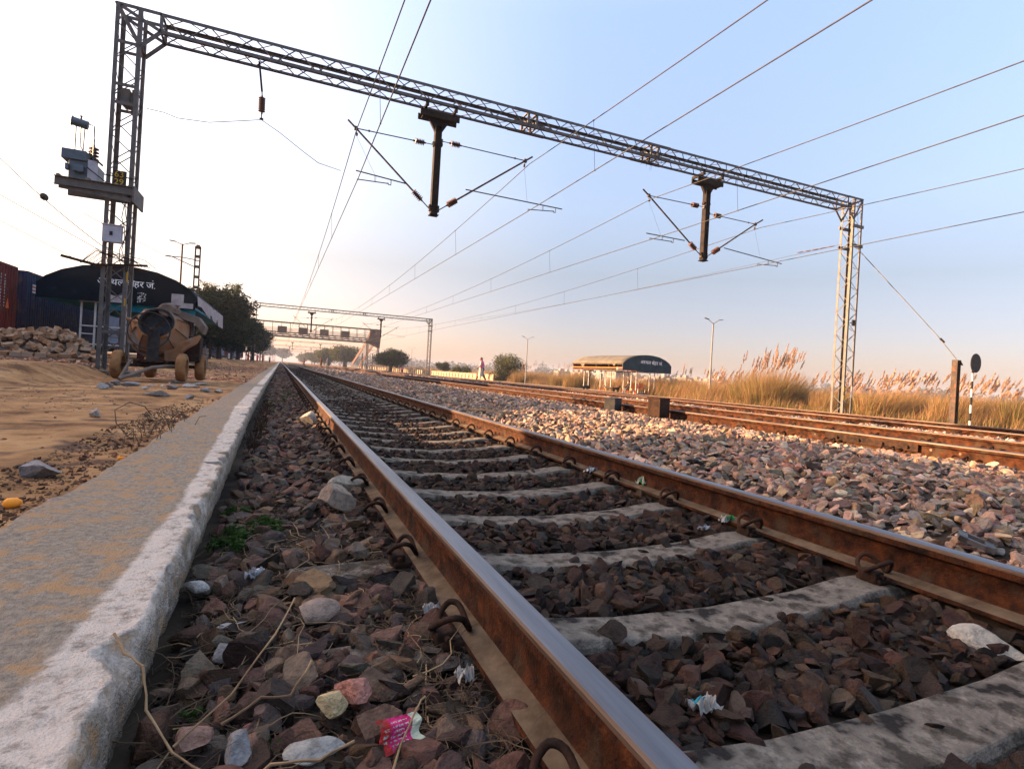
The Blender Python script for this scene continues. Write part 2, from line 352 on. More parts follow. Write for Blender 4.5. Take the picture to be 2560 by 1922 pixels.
# ---------------------------------------------------------------- rails
def rail_profile():
    h = [(-.036, -.016), (-.0345, -.008), (-.029, -.0035), (-.018, -.0008), (0, 0), (.018, -.0008), (.029, -.0035), (.0345, -.008), (.036, -.016), (.035, -.038), (.012, -.050), (.0085, -.062), (.0085, -.125),
         (.016, -.142), (.075, -.157), (.075, -.172), (-.075, -.172), (-.075, -.157), (-.016, -.142), (-.0085, -.125), (-.0085, -.062), (-.012, -.050), (-.035, -.038)]
    mi = [3, 3, 1, 1, 1, 1, 3, 3, 0, 0, 0, 0, 0, 2, 0, 0, 0, 2, 0, 0, 0, 0, 0]   # material of the face after each point
    return h, mi
RYS = np.unique(np.concatenate([np.arange(-6, 40, .5), np.arange(40, 200, 4), np.arange(200, 900, 25)]))
def rail(xc, zt, label, seed, amp=1.0, group='rails of the four tracks', y0=-6, y1=900, name='rail'):
    h, mi = rail_profile(); ys_ = RYS[(RYS >= y0) & (RYS <= y1)]
    wob = amp * .010 * fbm(ys_, ys_ * 0, .09, 2, seed); wz = amp * .012 * fbm(ys_, ys_ * 0, .11, 2, seed + 5)
    k = np.clip(ys_ / 10, 0, 1); wob *= k; wz *= k
    vx = np.array([p[0] for p in h])[:, None] + xc + wob[None, :]; vz = np.array([p[1] for p in h])[:, None] + zt + wz[None, :]
    vy = np.broadcast_to(ys_[None, :], vx.shape); n, m = vx.shape
    i = np.arange(n)[:, None] * m + np.arange(m - 1)[None, :]; j = ((np.arange(n) + 1) % n)[:, None] * m + np.arange(m - 1)[None, :]
    F = np.stack([i, i + 1, j + 1, j], -1).reshape(-1, 4)
    o = npmesh(name, np.stack([vx, vy, vz], -1).reshape(-1, 3), F, [M_rust, M_head if xc < 3 else M_headf, M_foot, M_shoulder], mi=np.repeat(mi, m - 1), smooth=True)
    o.data.set_sharp_from_angle(angle=radians(25))
    return setp(o, label, 'rail', group)
RL = {}
names = {T1: ('rusty rail with shiny top running beside the platform, nearest to the kerb', 'second rail of the nearest track, right of the exposed grey sleepers'),
         T2: ('first rail past the ballast mound, behind the two black boxes', 'second rail of the track with the two black boxes'),
         T3: ('near rail of the third track, beyond the black boxes', 'far rail of the third track, where the woman in pink crosses'),
         T4: ('near rail of the farthest track before the reeds', 'outermost rail of the farthest track, closest to the right lattice mast')}
for k, (tc0, zt) in enumerate(TRK.items()):
    for s, lab in zip((-1, 1), names[tc0]):
        RL[(tc0, s)] = rail(tc0 + s * .871, zt, lab, k * 10 + s * 3 + 5)
# ---------------------------------------------------------------- sleepers and clips
def sleeper_mesh():
    m = MB(); xs_ = [-1.375, -1.36, -1.05, -.78, -.66, -.4, 0, .4, .66, .78, 1.05, 1.36, 1.375]
    rings = []
    for x in xs_:
        a = abs(x); top = -.182 if .66 <= a <= 1.1 else (-.19 if a > 1.1 else -.182 - .05 * (1 - (a / .66) ** 2))
        wt = .072 if a >= .6 else .072 + .016 * (1 - a / .6); wb = .125 if a > .6 else .11
        if a > 1.37: top -= .012; wt -= .012; wb -= .01
        rings.append([(x, -wb, -.40), (x, -wt - .012, top - .022), (x, -wt, top), (x, wt, top), (x, wt + .012, top - .022), (x, wb, -.40)])
    for i, r in enumerate(rings): m.v.extend(r)
    k = 6
    for i in range(len(rings) - 1):
        for j in range(k):
            m.f.append((i * k + j, i * k + (j + 1) % k, (i + 1) * k + (j + 1) % k, (i + 1) * k + j)); m.m.append(0)
    m.f.append(tuple(range(k))); m.f.append(tuple(range(len(m.v) - k, len(m.v)))); m.m += [0, 0]
    return m
def clip_pts(sx, rx):
    # e-shaped spring clip on one side (sx=+-1) of the rail whose centre is at rx
    b = rx + sx * .075
    P = [(b + sx * .045, -.055, -.150), (b + sx * .047, .0, -.150), (b + sx * .045, .045, -.146), (b + sx * .035, .064, -.125), (b + sx * .012, .062, -.098), (b - sx * .010, .040, -.100),
         (b - sx * .020, .008, -.128), (b - sx * .024, -.012, -.143), (b - sx * .012, -.034, -.128), (b + sx * .008, -.052, -.100), (b + sx * .035, -.062, -.088), (b + sx * .062, -.050, -.098), (b + sx * .075, -.02, -.122), (b + sx * .078, .005, -.138)]
    # smooth
    Q = []
    for i in range(len(P) - 1):
        p0, p1, p2, p3 = [Vector(P[max(0, min(len(P) - 1, i + q))]) for q in (-1, 0, 1, 2)]
        for t in (0, .33, .66):
            Q.append(0.5 * ((2 * p1) + (-p0 + p2) * t + (2 * p0 - 5 * p1 + 4 * p2 - p3) * t * t + (-p0 + 3 * p1 - 3 * p2 + p3) * t ** 3))
    Q.append(Vector(P[-1])); return Q
sl0 = sleeper_mesh().build('sleeper', M_conc, None, bevel=.006)
clips0 = []
for rx in (-.871, .871):
    for sx in (-1, 1):
        m = MB(); m.tube(clip_pts(sx, rx), .0085, 7)
        clips0.append(m.build('rail_clip', M_rustd, sl0, smooth=60))
        m = MB(); m.box((rx + sx * .122, 0, -.158), (.05, .075, .045)); m.box((rx + sx * .105, 0, -.172), (.07, .10, .022)); sh = m.build('clip_shoulder', M_rustd, sl0, bevel=.006); clips0.append(sh)
for rx in (-.871, .871): clips0.append(MB().box((rx, 0, -.177), (.16, .14, .008)).build('rail_pad', M_black, sl0))
def place_sleepers(xc, zt, y0, step, n, labels, common, group, proto=None):
    for k in range(n):
        o = copy_tree(sl0) if (proto is None or k) else sl0
        o.location = (xc, y0 + k * step, zt); o.rotation_euler = (0, 0, RNG.normal(0, .004))
        setp(o, labels[k] if k < len(labels) else common, 'sleeper', group)
lab1 = ['grey concrete sleeper nearest the camera, cutting the bottom right corner', 'second exposed grey sleeper from the bottom edge, with a loose slab near its end',
        'third exposed sleeper, its square stub end also showing left of the rail', 'fourth exposed sleeper up the nearest track, with yellowish stains',
        'fifth exposed sleeper up the nearest track', 'sixth exposed sleeper up the nearest track', 'seventh exposed sleeper, just before the green wrapper', 'eighth exposed sleeper up the nearest track']
place_sleepers(T1, 0.0, 0.79, .624, 115, lab1, 'grey sleeper edge in the dense row far up the nearest track', 'concrete sleepers of the nearest track', proto=1)
place_sleepers(T2, .13, 1.05, .65, 58, [], 'sleeper sunk in ballast under the track with the black boxes', 'sleepers of the second track')
place_sleepers(T3, .13, 4.3, .65, 40, [], 'sleeper sunk in ballast under the third track', 'sleepers of the third track')

# ---------------------------------------------------------------- ballast stones
def rock_variants(level, nvar, seed, cuts=13):
    out = []; rg = np.random.default_rng(seed)
    bm = bmesh.new(); bmesh.ops.create_icosphere(bm, subdivisions=level, radius=1); bm.verts.ensure_lookup_table()
    base = np.array([v.co[:] for v in bm.verts]); F = np.array([[v.index for v in f.verts] for f in bm.faces]); bm.free()
    for k in range(nvar):
        p = base.copy()
        for c in range(cuts):
            n = rg.normal(size=3); n /= np.linalg.norm(n); d = rg.uniform(.34, .66)
            s_ = p @ n; ex = np.clip(s_ - d, 0, None); p = p - ex[:, None] * n
        p += rg.normal(0, .006 if level > 1 else .08, p.shape)
        p *= np.array([1, rg.uniform(.55, .95), rg.uniform(.34, .72)]); p /= np.abs(p).max()
        out.append(p)
    return np.stack(out), F
def quat_rot(n, rg, tilt=1.0):
    a = rg.uniform(0, 2 * pi, n); b = rg.normal(0, .45, n) * tilt; c = rg.normal(0, .45, n) * tilt
    ca, sa, cb, sb, cc, sc = np.cos(a), np.sin(a), np.cos(b), np.sin(b), np.cos(c), np.sin(c)
    Z = np.zeros(n); O = np.ones(n)
    Rz = np.stack([ca, -sa, Z, sa, ca, Z, Z, Z, O], -1).reshape(n, 3, 3); Rx = np.stack([O, Z, Z, Z, cb, -sb, Z, sb, cb], -1).reshape(n, 3, 3)
    Ry = np.stack([cc, Z, sc, Z, O, Z, -sc, Z, cc], -1).reshape(n, 3, 3)
    return Rz @ Rx @ Ry
PAL = np.array([(.33, .215, .175), (.25, .225, .20), (.16, .15, .145), (.36, .26, .18), (.28, .185, .15), (.20, .19, .175), (.40, .33, .26), (.22, .16, .135)])
def scatter(name, label, P, size, level, nvar, seed, cmul=None, tilt=1.0, group=None, mat=None, pal=None):
    rg = np.random.default_rng(seed); n = len(P)
    VAR, F = rock_variants(level, nvar, seed); vi = rg.integers(0, nvar, n); k = VAR.shape[1]
    Rm = quat_rot(n, rg, tilt)
    pts = np.einsum('nij,nkj->nki', Rm, VAR[vi] * size[:, None, None]) + P[:, None, :]
    faces = (F[None] + (np.arange(n) * k)[:, None, None]).reshape(-1, 3)
    pal = PAL if pal is None else pal
    c = pal[rg.integers(0, len(pal), n)] * rg.uniform(.5, 1.5, (n, 1)) * rg.uniform(.93, 1.07, (n, 3))
    if cmul is not None: c = c * cmul
    cols = np.repeat(c[:, None, :], k, 1).reshape(-1, 3)
    return npmesh(name, pts.reshape(-1, 3), faces, mat or M_stone, cols=cols)
M_stone = pm('crushed_stone', [(.62, .60, .58), (1.0, 1.0, 1.0), (1.25, 1.2, 1.12)], 38, .88, .45, 160, attr=1.0, detail=8)
def sleeper_mask(x, y):
    """True where a stone should stay away from an exposed sleeper top"""
    d = np.abs(((y - .79 + .312) % .624) - .312)
    inside = (x > .56) & (x < 2.36); far = np.clip((y - 6) / 16, 0, 1)
    a = inside & (d < .118) & (RNG.random(len(x)) > .03 + .55 * far)
    stub = (x > .04) & (x < .60) & (np.abs(y - 2.04) < .105)
    return a | stub
def field(x0, x1, y0, y1, dens, smin, smax, lift=.35):
    n = int((x1 - x0) * (y1 - y0) * dens); x = RNG.uniform(x0, x1, n); y = RNG.uniform(y0, y1, n)
    k = ~sleeper_mask(x, y)
    for (tc0, zt) in TRK.items():
        for s in (-1, 1): k &= np.abs(x - (tc0 + s * .871)) > (.075 if (tc0 == T1) else .06)
    x, y = x[k], y[k]; s = RNG.uniform(smin, smax, len(x)) * RNG.choice([.55, .8, 1, 1, 1.25], len(x))
    inT1 = (x > .5) & (x < 2.38); s = np.where(inT1, s * 1.0, np.where(x < .5, s * 1.12, s))
    z = gz(x, y) + s * lift + RNG.uniform(-.012, .014, len(x))
    c = np.ones((len(x), 3))
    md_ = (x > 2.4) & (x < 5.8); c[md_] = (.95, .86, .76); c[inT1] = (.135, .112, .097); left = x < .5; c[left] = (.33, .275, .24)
    return np.stack([x, y, z], -1), s, c
def ballast(fl, level, nvar, seed, nm='ballast'):
    P, s, c = [np.concatenate([f[i] for f in fl]) for i in range(3)]
    o = scatter(nm, '', P, s, level, nvar, seed, cmul=c); return o
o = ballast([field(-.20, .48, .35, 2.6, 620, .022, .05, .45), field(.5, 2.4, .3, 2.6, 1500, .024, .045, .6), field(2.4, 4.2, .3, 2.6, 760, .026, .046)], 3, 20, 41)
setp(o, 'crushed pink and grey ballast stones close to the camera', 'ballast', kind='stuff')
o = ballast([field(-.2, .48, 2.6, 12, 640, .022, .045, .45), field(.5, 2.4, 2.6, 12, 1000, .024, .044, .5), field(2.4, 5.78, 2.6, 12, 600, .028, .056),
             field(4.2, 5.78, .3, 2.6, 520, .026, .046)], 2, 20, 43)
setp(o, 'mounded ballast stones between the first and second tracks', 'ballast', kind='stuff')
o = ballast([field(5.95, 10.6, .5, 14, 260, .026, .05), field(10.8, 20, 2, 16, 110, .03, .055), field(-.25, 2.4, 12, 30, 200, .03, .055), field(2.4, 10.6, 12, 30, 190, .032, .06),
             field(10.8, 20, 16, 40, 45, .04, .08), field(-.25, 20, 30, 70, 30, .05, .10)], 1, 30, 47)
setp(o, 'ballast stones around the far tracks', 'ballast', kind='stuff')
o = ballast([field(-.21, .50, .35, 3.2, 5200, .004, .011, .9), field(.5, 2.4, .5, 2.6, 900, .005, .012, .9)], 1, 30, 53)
for a_ in (o.data.color_attributes['Col'],):
    q_ = np.empty(len(a_.data) * 4, np.float32); a_.data.foreach_get('color', q_); q_ *= .6; a_.data.foreach_set('color', q_)
setp(o, 'fine grit and stone chips between the near stones', 'grit', kind='stuff')
# a few notable stones lying on top
def rockthing(nm, loc, size, col, label, cat='stone', seed=1, dims=(1, .8, .6), group=None, rot=0.0, tilt=0.3, cuts=12, colmul=1.0):
    VAR, F = rock_variants(3, 1, seed, cuts); p = VAR[0] / np.abs(VAR[0]).max(0) * np.array(dims) * size
    Mx = np.array(Matrix.Rotation(rot, 3, 'Z') @ Matrix.Rotation(tilt, 3, 'X')); p = p @ Mx.T
    p[:, 2] -= p[:, 2].min(); o_ = npmesh(nm, p, F, M_stone, cols=np.tile(np.array(col) * colmul, (len(p), 1)))
    o_.location = loc; return setp(o_, label, cat, group)
def gzp(x, y): return float(gz(np.array([x]), np.array([y]))[0])
def pzp(x, y): return float(pz(np.array([x]), np.array([y]))[0])
# ---------------------------------------------------------------- haze
M_haze = bpy.data.materials.new('haze'); M_haze.use_nodes = True; t_ = M_haze.node_tree; t_.nodes.remove(t_.nodes['Principled BSDF'])
pv_ = t_.nodes.new('ShaderNodeVolumePrincipled'); pv_.inputs['Color'].default_value = (.5, .56, .68, 1); pv_.inputs['Density'].default_value = HAZE_D
pv_.inputs['Anisotropy'].default_value = .0; t_.links.new(pv_.outputs[0], t_.nodes['Material Output'].inputs['Volume'])
hz = MB().b2((-1900, -300, -3), (2100, 3300, 26)).build('haze', M_haze); setp(hz, 'pale evening haze over the far fields', 'haze', kind='stuff')

M_dpost = pm('sooty_steel', [(.010, .008, .007), (.03, .021, .016)], 4, .75, .1, 40, .1)  # near-black brown steel of the drop posts
# ---------------------------------------------------------------- catenary portals
def ins_prof(L=.34, r=.075, core=.03, n=7):
    p = [(0, .022), (.04, .03)]
    for i in range(n):
        a = .05 + (L - .1) * i / n; d = (L - .1) / n
        p += [(a, core), (a + d * .35, r), (a + d * .5, r), (a + d * .95, core)]
    return p + [(L - .04, .03), (L, .022)]
def lattice_mast(m, x0, x1, y0, y1, z0, z1, step=.42, c=.085, t=.012, br=.022, detail=True):
    for (x, sx) in ((x0, 1), (x1, -1)):
        for (y, sy) in ((y0, 1), (y1, -1)):
            m.box((x + sx * c / 2, y + sy * t / 2, (z0 + z1) / 2), (c, t, z1 - z0)); m.box((x + sx * t / 2, y + sy * (t + c) / 2, (z0 + z1) / 2), (t, c - t, z1 - z0))
    n = int((z1 - z0) / step)
    for i in range(n):
        a = z0 + (z1 - z0) * i / n; b = z0 + (z1 - z0) * (i + 1) / n; s = i % 2
        xa, xb = (x0 + .02, x1 - .02) if s else (x1 - .02, x0 + .02); ya, yb = (y0 + .02, y1 - .02) if s else (y1 - .02, y0 + .02)
        m.bar((xa, y0 + .018, a), (xb, y0 + .018, b), .005, br, (0, 1, 0)) if False else m.bar((xa, y0 + .018, a), (xb, y0 + .018, b), br, .008, (0, 1, 0))
        m.bar((xb, y1 - .018, a), (xa, y1 - .018, b), br, .008, (0, 1, 0))
        m.bar((x0 + .018, ya, a), (x0 + .018, yb, b), br, .008, (1, 0, 0)); m.bar((x1 - .018, yb, a), (x1 - .018, ya, b), br, .008, (1, 0, 0))
def beam_truss(m, x0, x1, y0, y1, z0, z1, step=.49, c=.08, t=.012, br=.026):
    for (z, sz) in ((z0, 1), (z1, -1)):
        for (y, sy) in ((y0, 1), (y1, -1)):
            m.box(((x0 + x1) / 2, y + sy * t / 2, z + sz * c / 2), (x1 - x0, t, c)); m.box(((x0 + x1) / 2, y + sy * (t + c) / 2, z + sz * t / 2), (x1 - x0, c - t, t))
    n = int((x1 - x0) / step)
    for i in range(n):
        a = x0 + (x1 - x0) * i / n; b = x0 + (x1 - x0) * (i + 1) / n; s = i % 2
        za, zb = (z0 + .02, z1 - .02) if s else (z1 - .02, z0 + .02); ya, yb = (y0 + .02, y1 - .02) if s else (y1 - .02, y0 + .02)
        m.bar((a, y0 + .018, za), (b, y0 + .018, zb), br, .018, (0, 1, 0)); m.bar((a, y1 - .018, zb), (b, y1 - .018, za), br, .018, (0, 1, 0))
        m.bar((a, ya, z1 - .018), (b, yb, z1 - .018), br, .008, (0, 0, 1)); m.bar((a, yb, z0 + .018), (b, ya, z0 + .018), br, .008, (0, 0, 1))
def cantilever(P, root, px, y, d, node, tip, foot, arm0, arm1, cz, detail):
    """swivelling bracket on one side (d) of a drop post; P: the drop post part"""
    n = 10 if detail else 6
    yy = y
    S0 = V(px + d * .12, yy, node[1] + .02); N_ = V(node[0], yy, node[1]); dv = (N_ - S0).normalized()
    m = MB(); m.tube([S0, S0 + dv * .22], .012, 6); m.tube([S0 + dv * .58, N_], .015, 6); m.box(S0, (.05, .09, .1)); m.box(N_ + V(-d * .35, 0, .005), (.05, .03, .05)); m.build('stay_rod', M_gal, P)
    m = MB(); m.lathe(S0 + dv * .22, dv, ins_prof(.38, .088, .032, 6 if detail else 3), 12 if detail else 6); m.build('insulator', M_ins, P)
    F0 = V(px + d * .12, yy, foot); TP = V(tip[0], yy, tip[1]); dv = (N_ - F0).normalized()
    m = MB(); m.tube([F0, F0 + dv * .30], .016, 6); m.tube([F0 + dv * .70, N_, TP], .027, 8); m.box(F0, (.06, .1, .1)); m.box(N_, (.09, .07, .10)); m.tube([N_, N_ - V(d * .02, 0, .15)], .014, 6)
    m.box(N_ - V(d * .03, 0, .16), (.05, .05, .07)); m.build('bracket_tube', M_galb, P)
    m = MB(); m.lathe(F0 + dv * .30, dv, ins_prof(.42, .095, .036, 6 if detail else 3), 12 if detail else 6); m.build('insulator', M_ins, P)
    A0 = V(arm0[0], yy, arm0[1]); A1 = V(arm1[0], yy, arm1[1]); C0 = V(cz[0], yy, cz[1])
    k = .66 if d < 0 else .93
    H = A0.lerp(A1, k) if d > 0 else A0.lerp(A1, .30)
    m = MB(); m.tube([A0, A1], .017, 6); m.tube([H, H - V(0, 0, .15)], .012, 6); m.tube([H - V(0, 0, .15), H - V(.07, 0, .15), H - V(.09, 0, .10)], .012, 6)
    E = V(C0.x, yy, C0.z + .06); m.tube([H - V(.06, 0, .12), E, C0], .014, 6); q = (H - V(.06, 0, .12)).lerp(E, .45); m.tube([q, q + V(0, 0, .16)], .007, 5); m.tube([q + V(.03, 0, 0), q + V(.03, 0, .16), q + V(0, 0, .16)], .006, 5)
    q2 = A0.lerp(A1, .62); m.tube([V(N_.x - d * .02, yy, N_.z - .2), q2], .0035, 4); m.build('register_arm', M_galb, P)
def drop_post(root, px, y0, y1, zb, za=7.95, detail=True):
    m = MB(); yc = (y0 + y1) / 2
    m.box((px, yc, (za - .35 + zb) / 2), (.19, .10, za - .35 - zb)); m.box((px - .09, yc, (za - .35 + zb) / 2), (.014, .2, za - .35 - zb)); m.box((px + .09, yc, (za - .35 + zb) / 2), (.014, .2, za - .35 - zb))
    m.box((px, yc, zb - .03), (.26, .24, .03))
    m.prism([(px - .10, za - .55), (px + .10, za - .55), (px + .30, za - .22), (px - .30, za - .22)], yc - .05, yc + .05, 1)
    m.box((px, yc - .16, za - .13), (1.15, .05, .17)); m.box((px, yc + .16, za - .13), (1.15, .05, .17)); m.box((px, yc, za - .205), (1.0, .34, .03))
    for s in (-1, 1):
        m.box((px + s * .42, yc, za + .06), (.06, y1 - y0 + .1, .10)); m.box((px + s * .42, y0 - .02, za + .10), (.10, .02, .20))
    m.box((px, yc, zb + 2.02), (.30, .12, .08)); m.box((px, yc, zb + .22), (.30, .12, .07))
    return m.build('drop_post', M_dpost, root, bevel=.006 if detail else None)
def portal(Yp, label, detail=True, zlr=(-.02, -.35)):
    y0, y1 = Yp, Yp + .55
    R_ = thing('catenary_portal', (-3.63, Yp, 0), label, 'portal', 'steel portals over the tracks')
    xl0, xl1, xr0, xr1, zb, zt = -3.90, -3.38, 21.18, 21.72, 8.10, 8.58
    m = MB(); lattice_mast(m, xl0, xl1, y0, y1, zlr[0], zt - .0, .42)
    for z in (7.70, 6.72, 6.30, 1.0): m.box(((xl0 + xl1) / 2, y0 + .015 + .003, z), (xl1 - xl0 - .02, .02, .07)); m.box(((xl0 + xl1) / 2, y1 - .018, z), (xl1 - xl0 - .02, .02, .07))
    if detail:
        m.box(((xl0 + xl1) / 2, (y0 + y1) / 2, 6.5), (.16, .40, .34)); m.box((xl1 - .09, y0 + .2, 6.45), (.12, .12, .5))
    m.build('mast', M_gal, R_)
    m = MB(); lattice_mast(m, xr0, xr1, y0, y1, zlr[1], zt, .42)
    for z in (7.42, 6.62): m.box(((xr0 + xr1) / 2, y0 - .012, z), (xr1 - xr0 + .12, .05, .12)); m.box(((xr0 + xr1) / 2, y1 + .01, z), (xr1 - xr0 + .12, .05, .12))
    m.build('mast', M_gal, R_)
    m = MB(); beam_truss(m, xl0 + .9, xr1 - .9, y0, y1, zb, zt)
    for s, xe, xi in ((1, xl0, xl0 + .9), (-1, xr1, xr1 - .9)):
        for y in (y0 + .012, y1 - .012):
            m.bar((xe, y, zt - .03), (xi, y, zt - .03), .02, .075, (0, 0, 1)); m.bar((xi, y, zt), (xi, y, zb), .07, .02, (0, 1, 0))
            kx = xe + s * .50
            m.bar((xe + s * .04, y, zt - .05), (kx, y, 7.70), .075, .02, (0, 1, 0)); m.bar((xe + s * .05, y, zt - .05), (xi, y, zb + .04), .075, .02, (0, 1, 0)); m.bar((kx, y, 7.68), (xi, y, zb + .03), .085, .02, (0, 1, 0))
        m.bar((xi, y0, zt - .02), (xi, y1, zt - .02), .05, .02); m.bar((xi, y0, zb + .02), (xi, y1, zb + .02), .05, .02); m.bar((xi, y0, zb), (xi, y1, zt), .03, .01)
        m.bar((xe, y0, zt - .02), (xe, y1, zt - .02), .05, .02); m.bar((xe + s * .5, y0, 7.7), (xe + s * .5, y1, 7.7), .06, .02)
    for jx in (6.69, 11.24):
        for dx in (-.14, .14):
            for y in (y0 + .03, y1 - .03): m.box((jx + dx, y, (zb + zt) / 2), (.07, .05, zt - zb - .02))
            m.bar((jx + dx, y0 + .03, zb + .05), (jx + dx, y1 - .03, zt - .05), .05, .03, (1, 0, 0)); m.bar((jx + dx, y0 + .03, zt - .03), (jx + dx, y1 - .03, zt - .03), .05, .03); m.bar((jx + dx, y0 + .03, zb + .03), (jx + dx, y1 - .03, zb + .03), .05, .03)
        for z in (zb + .045, zt - .045):
            for y in (y0 - .008, y1 + .008):
                m.box((jx, y, z), (1.25, .014, .10))
                if detail:
                    for q in range(12): m.box((jx - .57 + q * .104, y + (-.012 if y < y0 else .012), z), (.028, .02, .028))
    m.build('beam', M_gal, R_)
    P1 = drop_post(R_, 3.84, y0, y1, 5.04, detail=detail); P2 = drop_post(R_, 13.79, y0, y1, 5.06, detail=detail)
    yb = (y0 + y1) / 2 - .02
    if True:
        cantilever(P1, R_, 3.84, yb, -1, (1.56, 7.00), (1.34, 7.18), 5.16, (2.99, 5.76), (1.62, 5.86), (1.66, 5.57), detail)
        cantilever(P1, R_, 3.84, yb, 1, (6.62, 7.15), (6.85, 7.32), 5.16, (4.76, 5.92), (7.98, 5.89), (6.80, 5.62), detail)
        cantilever(P2, R_, 13.79, yb, -1, (11.27, 6.92), (11.02, 7.09), 5.18, (12.9, 5.62), (11.25, 5.63), (11.40, 5.42), detail)
        cantilever(P2, R_, 13.79, yb, 1, (16.16, 6.72), (16.52, 6.94), 5.18, (14.7, 5.62), (17.62, 5.42), (16.36, 5.18), detail)
    return R_
PORTALS = [portal(15.3, 'large grey lattice steel portal spanning the tracks in front'),
           portal(84.5, 'second lattice portal, farther off in front of the footbridge', False)]
for k, (yy, lab) in enumerate([(222, 'small hazy portal seen under the footbridge, nearest of the far ones'), (291, 'small hazy portal farther under the footbridge, second of the far ones'), (360, 'faint portal third under the footbridge'), (430, 'faintest portal near the vanishing point')]):
    c = copy_tree(PORTALS[1]); c.location.y = yy; c['label'] = lab
# number plate, meter box, cross bars and cable tray on the first mast
R1 = PORTALS[0]
def textmesh(s, size, ext=.004):
    cu = bpy.data.curves.new('txt', 'FONT'); cu.body = s; cu.size = size; cu.extrude = ext; cu.resolution_u = 3
    o = bpy.data.objects.new('txt', cu); COL.objects.link(o); dg = bpy.context.evaluated_depsgraph_get(); me = bpy.data.meshes.new_from_object(o.evaluated_get(dg))
    v = [tuple(p.co) for p in me.vertices]; f = [tuple(p.vertices) for p in me.polygons]
    bpy.data.objects.remove(o); bpy.data.curves.remove(cu); bpy.data.meshes.remove(me); return v, f
def put_text(m, s, size, place, ext=.004, mi=0):
    v, f = textmesh(s, size, ext)
    if v: m.add([place(*p) for p in v], f, mi)
    return (min(p[0] for p in v), max(p[0] for p in v)) if v else (0, 0)
m = MB(); m.box((-3.62, 15.24, 4.54), (.25, .012, .34)); m.box((-3.62, 15.27, 4.58), (.62, .012, .025)); pl = m.build('number_plate', M_black, R1)
m = MB(); put_text(m, '63', .19, lambda x, y, z: (-3.73 + x, 15.228 - z, 4.56 + y)); put_text(m, '29', .19, lambda x, y, z: (-3.73 + x, 15.228 - z, 4.39 + y)); m.build('lettering', M_yell, pl)
m = MB(); m.b2((-4.80, 15.16, 4.16), (-3.33, 15.17, 4.36)); m.b2((-4.80, 15.10, 4.345), (-3.33, 15.17, 4.36)); m.b2((-4.80, 15.10, 4.16), (-3.33, 15.17, 4.175))
m.b2((-4.80, 15.99, 4.16), (-3.33, 16.0, 4.36)); m.b2((-4.80, 16.0, 4.345), (-3.33, 16.07, 4.36)); m.b2((-4.80, 16.0, 4.16), (-3.33, 16.07, 4.175))
for x in (-4.75, -4.5, -4.2): m.b2((x - .03, 15.17, 4.361), (x + .03, 15.99, 4.42))
m.bar((-4.72, 15.17, 4.15), (-3.36, 15.17, 4.05), .02, .1, (0, 0, 1)); m.b2((-3.34, 15.12, 4.0), (-3.30, 16.05, 4.38))
m.build('transformer_bracket', M_gal, R1, bevel=.003)
m = MB(); m.bar((-4.62, 15.2, 2.62), (-3.85, 15.2, 2.47), .03, .06); m.bar((-4.0, 15.22, 2.50), (-2.98, 15.22, 2.60), .03, .05); m.bar((-3.95, 15.9, 2.5), (-3.1, 15.9, 2.55), .03, .05)
for k in range(9):
    x0 = random.uniform(-4.3, -3.5); m.tube([(x0, 15.18, 2.5), (x0 + .3, 15.1, 2.75 + .1 * random.random()), (x0 + .8, 15.2, 2.62 + .1 * random.random()), (x0 + .95, 15.6, 2.6)], .007, 5)
m.build('cable_bracket', M_rustd, R1); m = MB(); m.b2((-4.12, 15.08, -.1), (-3.16, 16.1, .10)); m.build('footing', M_conc, R1, bevel=.02)
for k in range(3):
    m = MB(); x0 = -3.5 + .05 * k; pts = [(x0 + .05 * sin(i * 1.7 + k), 15.22 - .03 * cos(i + k), 4.4 - i * .25) for i in range(9)]; m.tube(pts, .009, 5); m.build('cable', M_black, R1, smooth=60)
m = MB(); m.b2((-3.42, 15.28, 3.0), (-3.3, 15.30, 1.2)); m.b2((-3.31, 15.25, 2.15), (-3.29, 15.29, 2.30)); m.b2((-3.31, 15.25, 1.72), (-3.29, 15.29, 1.86)); m = MB().b2((-3.40, 15.288, 2.18), (-3.37, 15.297, 2.42)).b2((-3.42, 15.288, 1.62), (-3.39, 15.297, 1.80)); m.build('yellow_band', M_yell, R1)
# yellow bands + sign on right mast
m = MB(); m.b2((21.172, 15.292, .65), (21.27, 15.299, .82)); m.b2((21.172, 15.292, .30), (21.27, 15.299, .48)); m.build('yellow_band', M_yell, R1)
m = MB(); m.b2((21.63, 15.292, .40), (21.728, 15.299, .88)); m.build('white_band', M_white, R1)
m = MB(); m.box((21.38, 15.2, 3.45), (.16, .04, .24)); m.box((21.40, 15.25, 3.45), (.34, .03, .03)); m.build('small_plate', M_black, R1)
# bird nest in the second splice
m = MB()
for k in range(90):
    c = V(11.2 + random.gauss(0, .17), 15.55 + random.gauss(0, .13), 8.13 + random.gauss(.03, .05)); d = V(random.gauss(0, .16), random.gauss(0, .1), random.gauss(-.02 if k > 12 else -.18, .07)); m.tube([c, c + d * .6 + V(0, 0, .02), c + d], .005, 3)
nb = m.build('bird_nest', M_rustd); setp(nb, 'scruffy twig nest wedged in the portal beam splice', 'nest')
